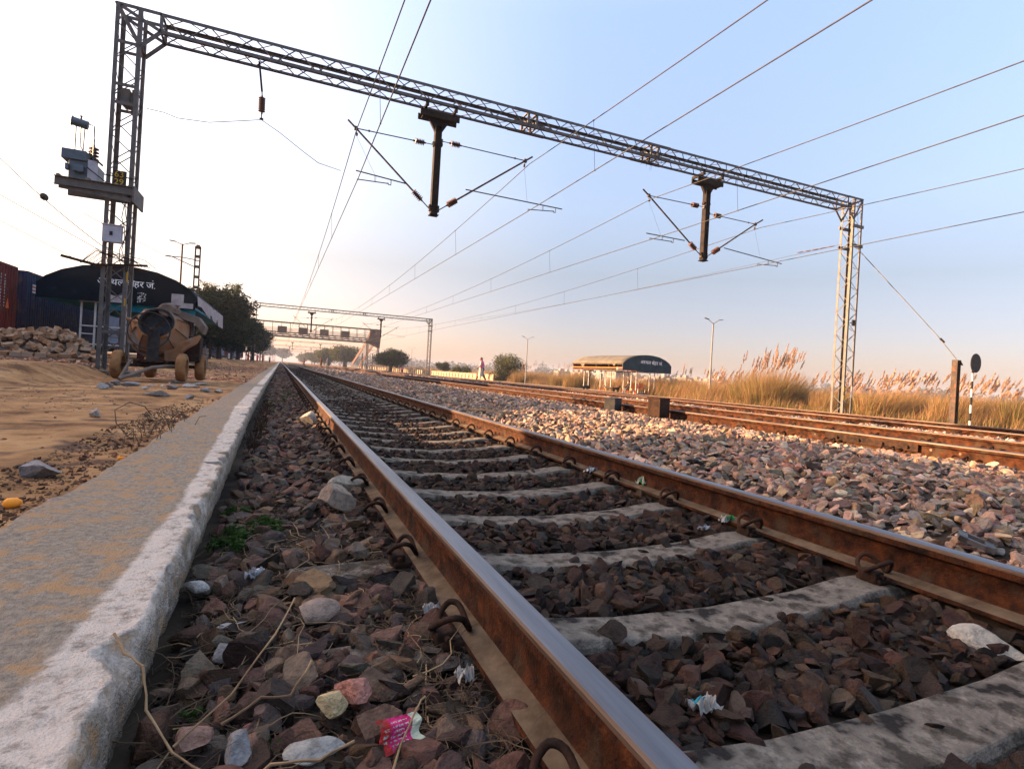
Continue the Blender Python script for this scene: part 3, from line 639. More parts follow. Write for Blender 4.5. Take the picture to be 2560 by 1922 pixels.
# insulator hanging from beam, with jumper cable
t = thing('suspension_insulator', (-.85, 15.6, 8.1), 'hanging string insulator below the left part of the front beam', 'insulator')
m = MB(); m.bar((-.90, 15.6, 8.16), (-.80, 15.6, 7.42), .05, .04); m.tube([(-.8, 15.6, 7.42), (-.79, 15.6, 7.30)], .014, 6); m.tube([(-.78, 15.6, 6.86), (-.775, 15.6, 6.73)], .014, 6); m.box((-.775, 15.6, 6.72), (.09, .05, .04)); m.build('hanger', M_rustd, t)
m = MB(); m.lathe((-.79, 15.6, 7.32), (.02, 0, -1), ins_prof(.48, .085, .024, 7), 14); m.build('insulator_disc_stack', M_ins, t)
def cable_obj(name, pts, r, label, cat='cable', mat=None, group=None):
    m = MB(); m.tube(pts, r, 5); o_ = m.build(name, mat or M_wire, None, smooth=60); return setp(o_, label, cat, group)
cable_obj('jumper_cable', [(-3.24, 15.5, 6.35), (-2.9, 15.55, 6.36), (-2.61, 15.6, 6.31), (-1.95, 15.6, 6.36), (-1.25, 15.6, 6.56), (-.78, 15.6, 6.70), (-.33, 15.6, 6.47), (.25, 15.6, 6.11), (.66, 15.8, 5.95), (1.58, 20.09, 7.30)], .009, 'thin sagging cable from the left mast past the hanging insulator')
# guy wire of the right mast, anchor post, disc signal
cable_obj('guy_wire', [(21.75, 15.5, 6.62), (23.6, 13.25, 2.95), (24.0, 12.82, 2.12)], .017, 'taut guy rope from the right mast down to the anchor post', 'guy wire', M_lamp)
t = thing('anchor_post', (24, 12.8, -.45), 'short thick grey steel anchor post among the reeds holding the guy rope', 'post')
m = MB(); m.b2((23.90, 12.72, -.5), (23.915, 12.92, 2.1)); m.b2((24.10, 12.72, -.5), (24.115, 12.92, 2.1)); m.b2((23.915, 12.81, -.5), (24.10, 12.825, 2.1)); m.build('post', M_galb, t, bevel=.003)
m = MB(); m.tube([(24.05, 12.7, 2.02), (24.16, 12.7, 1.92), (24.2, 12.8, 1.95)], .03, 6); m.tube([(23.62, 13.22, 2.92), (23.72, 13.12, 2.76)], .04, 6); m.box((24.02, 12.71, 2.05), (.1, .04, .07)); m.build('clamp', M_rustd, t)
t = thing('disc_signal', (24.05, 12.25, -.45), 'dark round disc sign on a black and white striped pole, right edge', 'signal')
px_, py_ = 24.05, 12.25
m = MB(); m.lathe((px_, py_ - .05, 1.98), (.05, -1, 0), [(-.012, .001), (-.012, .36), (.012, .36), (.012, .001)], 28); d_ = m.build('disc', M_black, t)
mw, mk = MB(), MB()
for k in range(8): (mw if k % 2 == 0 else mk).tube([(px_, py_ + .03, -.5 + k * .30), (px_, py_ + .03, -.5 + (k + 1) * .30)], .036, 10)
mk.build('pole', M_black, t); mw.build('white_bands', M_white, t)

# ---------------------------------------------------------------- overhead wires
SUP = [-53.9, 15.3, 84.5, 153, 222, 291, 360, 430, 500]
def wire_run(name, cx, nodex, cz, nz_, label, sag=.85, x_alt=.36):
    root = thing(name, (cx, 15.3, cz), label, 'overhead wire', 'overhead wires of the tracks')
    def contact(y):
        i = max(0, min(len(SUP) - 2, sum(1 for s in SUP if s <= y) - 1)); t = (y - SUP[i]) / (SUP[i + 1] - SUP[i])
        a = cx - (x_alt if (i % 2 == 0) else 0); b = cx - (x_alt if ((i + 1) % 2 == 0) else 0)
        return V(a + (b - a) * t, y, cz)
    def cat(y):
        i = max(0, min(len(SUP) - 2, sum(1 for s in SUP if s <= y) - 1)); t = (y - SUP[i]) / (SUP[i + 1] - SUP[i])
        return V(nodex + (contact(y).x - nodex) * .5 * min(1, 4 * t * (1 - t)), y, nz_ - 4 * sag * t * (1 - t))
    yy = [y + .0 for y in list(np.arange(-10, 84, 2.3)) + list(np.arange(84.5, 500, 6.9))]; yy = sorted(set(yy + [15.3]))
    m = MB(); m.tube([contact(y) for y in yy], .0125, 5); m.build('contact_wire', M_wire, root)
    m = MB(); m.tube([cat(y) for y in yy], .0125, 5); m.build('catenary_wire', M_wire, root)
    for y in list(np.arange(-10.0, 15, 7.2)) + [SUP[1] + 69.2 * k / 9 for k in range(0, 9) if k] + list(np.arange(92, 150, 9)):
        m = MB(); m.tube([cat(y), contact(y)], .006, 4); m.box(cat(y), (.03, .05, .03)); m.box(contact(y), (.03, .05, .03)); m.build('dropper', M_wire, root)
    return root
wire_run('overhead_wire', 1.66, 1.55, 5.57, 6.86, 'pair of wires over the nearest track, steepest in the sky')
wire_run('overhead_wire', 6.80, 6.66, 5.62, 6.98, 'pair of wires over the second track, crossing the top of the sky')
wire_run('overhead_wire', 11.40, 11.25, 5.42, 6.75, 'pair of wires over the third track, meeting the left arm of the second drop post')
wire_run('overhead_wire', 16.36, 16.2, 5.18, 6.55, 'lowest pair of wires, over the farthest track near the right mast')
def fromto(name, a, b, r, label, sag=0.0):
    a, b = V(*a), V(*b); pts = [a.lerp(b, k / 16) - V(0, 0, 4 * sag * (k / 16) * (1 - k / 16)) for k in range(17)]
    return cable_obj(name, pts, r, label, 'overhead wire')
fromto('feeder_wire', (21.0, 15.6, 6.68), (18.5, 60, 6.3), .008, 'thin wire anchored to the right mast by a string of small insulators', .3)
o_ = MB(); 
for k in range(5): o_.lathe((20.95 - .03 * k, 15.9 + .34 * k, 6.66), (-.1, 1, 0), [(0, .012), (.1, .026), (.2, .026), (.3, .012)], 8)
setp(o_.build('strain_insulator', M_ins), 'string of small insulators tied to the right mast', 'insulator')
# ---------------------------------------------------------------- shipping containers on the siding (left)
M_cred = pm('container_red', [(.085, .012, .009), (.13, .02, .014)], 2, .6, .05, 30, dirt=((.10, .035, .02), .3, 3))
M_cblu = pm('container_navy', [(.010, .016, .036), (.018, .027, .058)], 2, .6, .05, 30, dirt=((.05, .04, .04), .25, 3))
M_cgry = pm('container_slate', [(.12, .14, .18), (.17, .19, .24)], 2, .6, .05, 30)
def container(y0, L, matr, label, X0=-11.0, zb=1.12, top=4.06, marks=None):
    t = thing('shipping_container', (X0 - 1.22, y0 + L / 2, zb), label, 'container', 'containers standing in a row on the siding')
    m = MB(); n = int(L / .28); pts = []
    for k in range(n):                        # corrugated long side facing the tracks
        a = y0 + .16 + (L - .32) * k / n; d = (L - .32) / n
        pts += [(a, X0 - .045), (a + d * .3, X0 - .045), (a + d * .45, X0 - .01), (a + d * .8, X0 - .01), (a + d * .95, X0 - .045)]
    pts.append((y0 + L - .16, X0 - .045)); v = [(p[1], p[0], z) for z in (zb + .15, top - .10) for p in pts]; q = len(pts)
    m.add(v, [(i, i + 1, i + 1 + q, i + q) for i in range(q - 1)])
    pts = []
    for k in range(9):
        a = X0 - 2.3 + 2.16 * k / 9; d = .24
        pts += [(a, y0 + .05), (a + d * .3, y0 + .05), (a + d * .45, y0 + .015), (a + d * .8, y0 + .015), (a + d * .95, y0 + .05)]
    pts.append((X0 - .14, y0 + .05)); v = [(p[0], p[1], z) for z in (zb + .15, top - .10) for p in pts]; q = len(pts); m.add(v, [(i, i + 1, i + 1 + q, i + q) for i in range(q - 1)])
    m.b2((X0 - 2.40, y0 + .06, zb + .1), (X0 - .05, y0 + L - .03, top - .03))
    m.build('side_panel', matr, t)
    m = MB()
    for y in (y0, y0 + L - .16):
        for x in (X0 - .16, X0 - 2.44): m.b2((x, y, zb), (x + .16, y + .16, top))
    m.b2((X0 - .10, y0 + .16, top - .11), (X0 + .004, y0 + L - .16, top + .002)); m.b2((X0 - .12, y0 + .16, zb), (X0 + .004, y0 + L - .16, zb + .16)); m.b2((X0 - 2.3, y0 - .002, top - .11), (X0 - .16, y0 + .06, top + .002)); m.b2((X0 - 2.3, y0 - .002, zb), (X0 - .16, y0 + .06, zb + .16))
    m.build('frame', matr, t, bevel=.01)
    if marks == 'red':
        m = MB(); rr = random.Random(3)
        for col, x in enumerate((L - 1.6, L - 1.25)):
            for k in range(11):
                a = top - .55 - k * .13; ww = rr.uniform(.03, .06)
                m.b2((X0 + .001, y0 + x, a), (X0 + .008, y0 + x + ww, a + rr.uniform(.05, .09)))
        m.build('markings', M_white, t); m = MB(); m.prism([(y0 + L - 1.05, top - 1.9), (y0 + L - .75, top - 1.9), (y0 + L - .9, top - 1.45)], X0 + .001, X0 + .008, 0); m.build('marking', M_orange, t)
    if marks == 'flag':
        m = MB()
        for k in range(3): m.b2((X0 + .001, y0 + .6, top - .95 + k * .16), (X0 + .008, y0 + 1.5, top - .87 + k * .16))
        m.build('marking', M_white, t); m = MB()
        for k in range(2): m.b2((X0 + .001, y0 + .6, top - .87 + k * .16), (X0 + .008, y0 + 1.5, top - .79 + k * .16))
        m.build('marking', M_red, t)
    # flat wagon under the container
    w_ = thing('flat_wagon', (X0 - 1.22, y0 + L / 2, 0), 'dark wagon carrying the ' + ' '.join(label.replace('shipping ', '').split()[:12]).rstrip(','), 'wagon', 'flat wagons under the containers')
    m = MB(); m.b2((X0 - 2.3, y0 - .25, zb - .32), (X0 - .14, y0 + L + .25, zb - .004)); m.b2((X0 - 1.6, y0 + .8, zb - .6), (X0 - .8, y0 + L - .8, zb - .33)); m.build('deck', M_dark, w_)
    for yy in (y0 + .9, y0 + L - .9):
        m = MB(); m.lathe((X0 - .35, yy, .28), (-1, 0, 0), [(0, .1), (.03, .42), (.12, .45), (.14, .1)], 20); m.lathe((X0 - 1.95, yy, .28), (-1, 0, 0), [(0, .1), (.03, .42), (.12, .45), (.14, .1)], 20); m.tube([(X0 - .3, yy, .28), (X0 - 2.0, yy, .28)], .06, 8); m.build('wheelset', M_dark, w_)
    return t
container(25.1, 6.2, M_cred, 'red corrugated shipping container at the left edge of the photo, with small white markings', marks='red')
container(32.3, 12.2, M_cblu, 'dark navy shipping container behind the curved-roof shelter, next to the red one', marks='flag')
container(45.3, 6.1, M_cgry, 'slate grey shipping container behind the shelter', top=3.75)
container(52.2, 6.1, M_cred, 'red shipping container glimpsed past the tree trunk behind the mixer', top=3.75)
container(59.0, 12.2, M_cblu, 'navy shipping container under the trees', top=3.75)
container(72.3, 12.2, M_cgry, 'slate shipping container under the far trees', top=3.75)
container(85.6, 6.1, M_cred, 'small red shipping container far along the platform under the trees', top=3.75)
container(92.8, 12.2, M_cgry, 'farthest slate shipping container behind the people', top=3.75)
for k_ in range(7): container(105.6 + k_ * 12.8, 12.2, (M_cblu, M_cgry, M_cred)[k_ % 3], 'shipping container in the far end of the row behind the left trees, seen between trunks', top=3.75)
container(16.9, 7.9, M_cblu, 'navy shipping container just outside the picture')
container(.8, 12.2, M_cred, 'long red shipping container beside the platform behind the camera')
container(-12.0, 12.2, M_cblu, 'long navy shipping container behind the camera')
container(-24.8, 12.2, M_cblu, 'last navy shipping container behind the camera')

# ---------------------------------------------------------------- curved-roof shelters
M_can = pm('dark_teal_sheet', [(.006, .022, .034), (.012, .040, .055)], 1.3, .75, .15, 12, dirt=((.03, .05, .055), .1, 2.5))
M_canb = pm('navy_gable_board', [(.0015, .004, .007), (.004, .009, .015)], 1.3, .95, .2, 12, dirt=((.012, .017, .02), .1, 2), spec=0.03)
M_teal = pm('teal_underside', [(.0, .13, .20), (.01, .20, .28)], 2, .7)
M_tarp = pm('grey_beige_tarp', [(.095, .083, .062), (.14, .122, .095)], 1.5, .9, .25, 14, dirt=((.16, .13, .10), .2, 2))
M_rag = pm('torn_grey_canvas', [(.25, .22, .22), (.38, .34, .33)], 3, .9, .4, 14)
M_post = pm('white_steel', [(.36, .35, .33), (.46, .44, .42)], 3, .6)
M_let = pm('white_lettering', [(.72, .74, .74), (.78, .79, .79)], 3, .8)
def deva(m, place, size):
    """the station name in Devanagari, glyph by glyph; place(u, v, w) maps text space to world"""
    x = 0.0; S = size
    def glyph(ch, x, clip=None):
        v, f = textmesh(ch, S)
        if not v: return x
        x1 = max(p[0] for p in v)
        if clip:
            bm = bmesh.new(); vv = [bm.verts.new(p) for p in v]
            for q in f:
                try: bm.faces.new([vv[i] for i in q])
                except ValueError: pass
            lim = x1 - clip * S; bmesh.ops.bisect_plane(bm, geom=bm.verts[:] + bm.edges[:] + bm.faces[:], plane_co=(lim, 0, 0), plane_no=(1, 0, 0), clear_outer=True)
            bm.verts.index_update(); v = [tuple(p.co) for p in bm.verts]; f = [tuple(q.index for q in fc.verts) for fc in bm.faces]; x1 = lim; bm.free()
        m.add([place(p[0] + x, p[1], p[2]) for p in v], f); return x + x1 - .012 * S
    for ch, cl in (('अ', 0), ('स', .22), ('थ', 0), ('ल', 0), (' ', 0), ('ब', 0), ('ा', 0), ('ह', 0), ('र', 0), (' ', 0), ('ज', 0)):
        if ch == ' ': x += .22 * S; continue
        if ch == 'ा':                             # the o-sign: upright with a slanting stroke over it
            m.add([place(u, v_, w) for u, v_, w in [(x - .01 * S, 0, 0), (x + .06 * S, 0, 0), (x + .06 * S, .66 * S, 0), (x - .01 * S, .66 * S, 0)]], [(0, 1, 2, 3)])
            m.add([place(u, v_, w) for u, v_, w in [(x - .08 * S, .66 * S, 0), (x + .16 * S, .66 * S, 0), (x + .16 * S, .60 * S, 0), (x - .08 * S, .60 * S, 0)]], [(0, 1, 2, 3)])
            m.add([place(u, v_, w) for u, v_, w in [(x - .20 * S, .92 * S, 0), (x - .14 * S, .96 * S, 0), (x + .06 * S, .66 * S, 0), (x - .0 * S, .66 * S, 0)]], [(0, 1, 2, 3)]); x += .09 * S; continue
        x = glyph(ch, x, cl or None)
        if ch == 'थ': m.add([place(u, v_, 0) for u, v_ in [(x - .13 * S, -.10 * S), (x - .05 * S, -.18 * S), (x - .01 * S, -.13 * S), (x - .09 * S, -.06 * S)]], [(0, 1, 2, 3)]) if False else None
    cx, cy, r = x - .12 * S, .86 * S, .055 * S
    m.add([place(cx + r * cos(a * pi / 5), cy + r * sin(a * pi / 5), 0) for a in range(10)], [tuple(range(10))])
    cx, cy = x + .08 * S, .03 * S
    m.add([place(cx + r * cos(a * pi / 5), cy + r * sin(a * pi / 5), 0) for a in range(10)], [tuple(range(10))])
    return x
def shelter(x0, x1, y0, y1, zbase, zf, zs, zap, label, posts_x, posts_y, skin, left):
    """curved roof shelter; zf: bottom of the gable board, zs: spring of the roof, zap: apex"""
    t = thing('platform_shelter', ((x0 + x1) / 2, (y0 + y1) / 2, zbase), label, 'shelter', 'curved-roof platform shelters')
    xc = (x0 + x1) / 2; hw = (x1 - x0) / 2
    ang = [(-1, 0), (-.90, .30), (-.72, .60), (-.47, .85), (-.2, .97), (0, 1), (.2, .985), (.47, .87), (.72, .62), (.90, .32), (1, 0)]
    arc = [(xc + a * hw, zs + b * (zap - zs)) for a, b in ang]
    m = MB(); v = []; th = .035
    for y in np.linspace(y0 - .03, y1 + .03, 9):
        v += [(a, y, b + .012 * sin(y * 5)) for a, b in arc]
    n = len(arc); m.add(v, [(i * n + j, i * n + j + 1, (i + 1) * n + j + 1, (i + 1) * n + j) for i in range(8) for j in range(n - 1)])
    rf = m.build('roof', skin, t, smooth=50); md = rf.modifiers.new('Solidify', 'SOLIDIFY'); md.thickness = .03; md.offset = 1
    m = MB()
    for y in np.linspace(y0, y1, 5):
        for i in range(n - 1): m.bar((arc[i][0], y, arc[i][1] - .04), (arc[i + 1][0], y, arc[i + 1][1] - .04), .05, .05, (0, 1, 0))
    m.build('roof_rib', M_teal, t)
    m = MB(); pz_ = zf
    poly = [(a, b + .02) for a, b in arc]; poly = poly + [(x1, zf), (xc + .4 * hw, zf + (.02)), (x0, zf + (.06 if not left else .0))]
    m.prism(poly, y0 - .05, y0 - .02, 1); gb = m.build('gable_board', M_canb if left else M_can, t)
    m = MB(); m.prism([(a, b - .02) for a, b in arc] + [(x1 - .05, zf + .1), (x0 + .05, zf + .1)], y1 - .02, y1 + .01, 1); m.build('gable_board', M_can, t)
    m = MB()
    for x in (x0 + .05, x1 - .05): m.b2((x - .04, y0, zf + .02), (x + .04, y1, zf + .12)); m.b2((x - .03, y0, zs - .06), (x + .03, y1, zs))
    for y in np.linspace(y0 + .1, y1 - .1, 5): m.b2((x0 + .04, y - .03, zf + .1), (x0 + .1, y + .03, zs)); m.b2((x1 - .1, y - .03, zf + .1), (x1 - .04, y + .03, zs))
    m.build('eave_frame', M_galb if not left else M_teal, t)
    m = MB(); m.b2((x0 + .1, y0, zf + .04), (x1 - .1, y1, zf + .08)) if left else None
    if left: m.build('ceiling_panel', M_teal, t)
    for y in posts_y:
        for x in posts_x:
            for dx in (0, .52):
                m = MB(); m.b2((x + dx - .035, y - .035, zbase - .05), (x + dx + .035, y + .035, zf + .1)); pst = m.build('post', M_post, t)
                m = MB(); m.b2((x + dx - .037, y - .037, zbase - .05), (x + dx + .037, y + .037, zbase + .42)); m.build('red_band', M_red, pst)
            m = MB(); m.b2((x + .036, y - .02, zbase + .32), (x + .484, y + .02, zbase + .36)); m.b2((x + .036, y - .02, zbase + 1.32), (x + .484, y + .02, zbase + 1.37)); m.b2((x - .1, y - .04, zf - .02), (x + .62, y + .04, zf + .05)); m.build('rung', M_post, t)
    return t, gb
SHR, gbr = shelter(26.6, 31.65, 39, 47.6, -.62, 1.40, 2.02, 2.86, 'open shelter with beige roof and dark teal gable on the far right platform', (27.75, 29.65), (39.3, 43.2, 47.2), M_tarp, False)
m = MB(); deva(m, lambda u, v, w: (28.35 + u, 38.93 - w, 2.13 + v - .02 * u), .42); m.build('lettering', M_let, gbr)
m = MB(); m.b2((26.6, 38.94, 1.44), (28.0, 38.947, 1.50)); m.build('trim', M_orange, gbr)
m = MB(); m.b2((26.575, 39, 1.62), (26.60, 47.6, 1.70)); m.build('orange_trim', M_orange, SHR)
m = MB()
for (a, b, c_) in ((45.2, .9, .35), (40.0, .6, .2)): m.prism([(a, 2.0), (a + b, 2.0), (a + b * .4, 2.0 - c_)], 26.57, 26.585, 0)
m.build('torn_flap', M_tarp, SHR)
SHL, gbl = shelter(-9.9, -3.86, 30, 42.8, -.05, 2.74, 3.36, 4.45, 'large dark curved-roof shelter with white station lettering, behind the left mast', (-8.35,), (30.3, 34.5, 42), M_can, True)
m = MB(); deva(m, lambda u, v, w: (-7.74 + u, 29.93 - w, 3.56 + v), .405); m.build('lettering', M_let, gbl)
m = MB(); m.b2((-4.85, 29.935, 2.78), (-4.35, 29.947, 3.42)); m.b2((-4.35, 29.935, 2.78), (-3.95, 29.947, 3.02)); m.prism([(-7.35, 2.78), (-6.62, 2.78), (-6.7, 3.2), (-6.95, 3.05), (-7.25, 3.12)], 29.935, 29.947, 1); m.build('torn_poster', M_rag, gbl)
m = MB()
for k in range(34): x = random.uniform(-6.2, -5.88); z = random.uniform(2.85, 3.3); m.b2((x, 29.936, z), (x + random.uniform(.015, .05), 29.946, z + random.uniform(.02, .06)))
m.build('paint_flecks', M_white, gbl)
# hanging torn canvas at the right eave of the left shelter
m = MB(); pts = [(30.1, 2.95), (31.5, 3.02), (34, 2.86), (35.5, 2.70), (36, 2.98), (37, 2.72), (38.4, 2.62), (39.2, 2.96), (40.2, 2.58), (42.6, 2.55)]
v = [(-3.83 + .03 * sin(a * 3), a, 3.42) for a, b in pts] + [(-3.80 + .05 * sin(a * 4), a, b) for a, b in pts]; m.add(v, [(i, i + 1, i + 1 + len(pts), i + len(pts)) for i in range(len(pts) - 1)])
m.build('torn_canvas', M_rag, SHL).modifiers.new('S', 'SOLIDIFY').thickness = .01
# inner walls and posts of the left shelter
M_bwall = pm('pale_blue_wall', [(.10, .16, .30), (.15, .22, .38)], 2, .8, .1, 20, dirt=((.30, .16, .06), .15, 1.2))
M_ywall = pm('yellow_ochre_panel', [(.38, .15, .02), (.48, .20, .03)], 4, .8, dirt=((.1, .05, .03), .2, 6))
m = MB(); m.b2((-6.9, 34, -.1), (-5.2, 34.2, 2.7)); m.b2((-5.22, 34.2, -.1), (-5.0, 38, 1.0)); m.build('inner_wall', M_bwall, SHL)
m = MB(); m.b2((-6.85, 33.95, 1.3), (-6.45, 33.995, 2.65)); m.build('wall_panel', M_ywall, SHL)
m = MB(); m.b2((-6.9, 33.93, .1), (-6.35, 33.99, 1.2)); m.build('red_panel', M_cred, SHL); m = MB(); m.b2((-7.6, 30.25, 2.44), (-3.9, 30.3, 2.738)); m.build('teal_fascia', M_teal, SHL)
m = MB(); m.b2((-4.15, 31.0, -.1), (-4.0, 31.15, 2.8)); m.b2((-7.6, 33.4, -.1), (-7.4, 33.6, 2.8)); m.b2((-6.95, 31.0, -.1), (-6.88, 31.07, 2.8)); m.build('dark_post', M_black, SHL)
m = MB(); m.b2((-8.35, 30.22, .80), (-6.6, 30.27, .86)); m.b2((-8.35, 30.22, 1.62), (-6.6, 30.27, 1.68)); m.b2((-6.66, 30.2, -.05), (-6.58, 30.28, 2.76)); m.build('white_frame', M_post, SHL)

# ---------------------------------------------------------------- concrete mixer
M_mix = pm('cement_dusted_orange', [(.15, .06, .028), (.27, .135, .065), (.23, .16, .11)], 2.5, .9, .3, 30, dirt=((.22, .18, .15), .3, 4), pos=[.35, .5, .7])
M_mixg = pm('cement_dust_grey', [(.11, .08, .062), (.19, .145, .115)], 4, .92, .3, 40)
M_tyre = pm('dusty_tyre', [(.17, .08, .03), (.27, .14, .06)], 5, .95, .3, 50, dirt=((.10, .06, .035), .2, 6))
mx0 = thing('concrete_mixer', (-2.46, 13.9, 0), 'rusty orange concrete mixer on four dusty wheels, its round mouth facing the camera', 'concrete mixer')
def wheel(x, y, s=1, r=.295):
    m = MB(); m.lathe((x - .09, y, r), (1, 0, 0), [(0, r * .62), (.0, r * .86), (.025, r * .97), (.06, r), (.12, r), (.155, r * .97), (.18, r * .86), (.18, r * .62), (.12, r * .58), (.06, r * .58), (0, r * .62)], 28)
    wh = m.build('wheel', M_tyre, mx0, smooth=40)
    m = MB(); m.lathe((x - .04, y, r), (1, 0, 0), [(0, .05), (.0, r * .6), (.02, r * .6), (.03, .10), (.09, .09), (.10, .04)], 20); m.build('rim', M_mixg, wh, smooth=30)
wheel(-3.05, 13.45); wheel(-1.9, 13.35); wheel(-2.72, 14.75); wheel(-1.68, 14.4)
m = MB(); m.bar((-3.0, 13.45, .30), (-1.95, 13.35, .30), .07, .07); m.bar((-2.65, 14.7, .30), (-1.75, 14.4, .30), .07, .07)
m.bar((-2.75, 13.4, .36), (-2.6, 14.8, .38), .08, .1); m.bar((-2.2, 13.35, .36), (-2.0, 14.5, .38), .08, .1); m.box((-2.45, 13.6, .38), (.75, .08, .07)); m.box((-2.44, 13.42, .40), (.40, .30, .05)); m.build('chassis', M_rustd, mx0, bevel=.005)
m = MB(); m.tube([(-2.80, 13.30, .38), (-2.78, 13.1, .36), (-2.84, 12.85, .10), (-2.86, 12.75, .03)], .032, 8); m.tube([(-2.86, 12.75, .03), (-2.60, 12.95, .16), (-2.40, 13.12, .27), (-2.15, 13.25, .31), (-2.0, 13.3, .31)], .036, 8); m.build('tow_bar', M_mixg, mx0, smooth=60)
m = MB(); m.box((-2.45, 13.42, .72), (.21, .10, .68)); m.box((-2.45, 13.47, 1.02), (.26, .16, .14)); m.lathe((-2.46, 13.36, 1.03), (0, 1, 0), [(0, .03), (.02, .07), (.15, .08)], 12); m.build('front_post', M_dark, mx0, bevel=.01)
m = MB(); R_ = .37; m.tube([(-2.50 + R_ * cos(a), 13.22 + .03 * sin(a), 1.02 + R_ * sin(a)) for a in np.linspace(0, 2 * pi, 41)], .013, 8, caps=False); m.build('hand_wheel', M_dark, mx0, smooth=60)
m = MB()
for a in (.75, 2.35, -1.57): m.bar((-2.47, 13.24, 1.02), (-2.50 + R_ * cos(a), 13.225, 1.02 + R_ * sin(a)), .03, .012, (0, 1, 0))
m.build('wheel_spokes', M_rustd, mx0)
# drum: axis pointing towards the camera and a little up
ax = V(-.02, -1, .42).normalized(); base = V(-2.44, 14.08, 1.02)
def drum(prof, n=10, ph=.3):
    m = MB(); u = ax.cross(V(0, 0, 1)).normalized(); v = u.cross(ax); b = len(m.v)
    for d, r in prof:
        for j in range(n): a = 2 * pi * j / n + ph; m.v.append(tuple(base + ax * d + u * r * cos(a) + v * r * sin(a)))
    for i in range(len(prof) - 1):
        for j in range(n): m.f.append((i * n + j, i * n + (j + 1) % n, (i + 1) * n + (j + 1) % n, (i + 1) * n + j)); m.m.append(0)
    return m
d_ = drum([(-.62, .0), (-.62, .34), (-.30, .56), (.12, .58), (.50, .36), (.505, .31), (.44, .30), (.1, .40), (-.3, .42), (-.5, 0)]).build('drum', M_mix, mx0, bevel=.006)
m = MB(); u = ax.cross(V(0, 0, 1)).normalized(); v = u.cross(ax)
pts = [base + ax * .0 + u * (.595 * cos(a)) + v * (.595 * sin(a)) for a in np.linspace(0, 2 * pi, 61)]; m.tube(pts, .022, 6, caps=False)
for a in np.linspace(0, 2 * pi, 73)[:-1]: m.box(base + u * (.615 * cos(a)) + v * (.615 * sin(a)), (.018, .03, .018))
m.build('gear_ring', M_mixg, d_)
m = MB(); u = ax.cross(V(0, 0, 1)).normalized(); v = u.cross(ax)
for d_0, r_0, d_1, r_1 in ((-.28, .575, .10, .59), (.14, .585, .49, .375)):
    for j in range(10): a = 2 * pi * j / 10 + .3; m.bar(base + ax * d_0 + u * r_0 * cos(a) + v * r_0 * sin(a), base + ax * d_1 + u * r_1 * cos(a) + v * r_1 * sin(a), .03, .012)
m.build('drum_ribs', M_mixg, d_)
m = drum([(.505, .33), (.52, .33), (.52, .29), (.35, .285), (.345, .02)], 24); m.build('drum_mouth', M_black, d_)
m = MB(); m.box((-2.2, 13.95, 1.50), (.28, .40, .10), Matrix.Rotation(.2, 3, 'Y')); m.lathe((-2.32, 13.72, 1.50), (.1, .9, .1), [(0, .12), (.02, .15), (.5, .15), (.52, .12)], 12); m.lathe((-2.10, 13.70, 1.55), (0, 0, 1), [(0, .02), (.05, .02), (.055, .06), (.07, .06)], 8)
m.prism([(-2.25, 1.42), (-2.0, 1.50), (-1.72, 1.42), (-1.58, 1.22), (-1.62, 1.05), (-1.8, 1.28), (-2.1, 1.36)], 13.9, 14.5, 1); m.build('engine_hood', M_mixg, mx0, bevel=.02)
m = MB(); m.prism([(-2.95, 1.22), (-2.98, .76), (-2.35, .56), (-2.0, .60), (-1.70, .82), (-1.62, .98), (-1.66, 1.02), (-2.0, .86), (-2.5, .82), (-2.9, 1.0)], 13.75, 13.80, 1); m.prism([(-3.0, 1.24), (-2.78, 1.17), (-2.78, 1.21), (-3.0, 1.29)], 13.6, 14.3, 1)
m.prism([(-2.30, .62), (-1.78, .82), (-1.98, .60), (-2.04, .36), (-2.28, .36)], 13.70, 13.95, 1); m.build('hopper_chute', M_mix, mx0, bevel=.008)
m = MB(); m.b2((-1.98, 13.95, .42), (-1.66, 14.45, .98)); m.build('engine_box', M_rustd, mx0, bevel=.02)

# ---------------------------------------------------------------- transformer
M_trf = pm('blue_grey_enamel', [(.035, .055, .075), (.055, .085, .115)], 5, .45, .05, 40, spec=.5)
M_trs = pm('pale_grey_enamel', [(.30, .30, .34), (.38, .38, .42)], 5, .5)
tr = thing('transformer', (-4.45, 15.6, 4.42), 'blue-grey pole transformer with a cylinder tank on top, on the left mast bracket', 'transformer')
m = MB(); m.b2((-4.64, 15.42, 4.42), (-4.28, 15.9, 4.88)); m.b2((-4.28, 15.40, 4.42), (-4.10, 15.95, 4.80)); m.build('tank', M_trf, tr, bevel=.01)
m = MB(); m.b2((-4.77, 15.36, 4.84), (-4.31, 15.8, 5.06)); m.build('radiator_box', M_trf, tr, bevel=.008)
m = MB(); m.b2((-4.52, 15.28, 4.56), (-4.33, 15.42, 4.70)); m.b2((-4.68, 15.32, 4.58), (-4.62, 15.44, 4.72)); m.build('terminal_box', M_trf, tr, bevel=.008)
m = MB(); m.b2((-4.275, 15.38, 4.43), (-4.085, 15.398, 4.88)); m.build('side_plate', M_trs, tr)
m = MB(); m.lathe((-4.68, 15.55, 5.76), (1, .15, -.14), [(0, .075), (.012, .11), (.03, .11), (.035, .095), (.32, .095), (.325, .08)], 20); m.lathe((-4.5, 15.57, 5.83), (0, 0, 1), [(0, .02), (.05, .02), (.06, .03), (.08, .02)], 8); m.build('oil_tank', M_trf, tr, smooth=40)
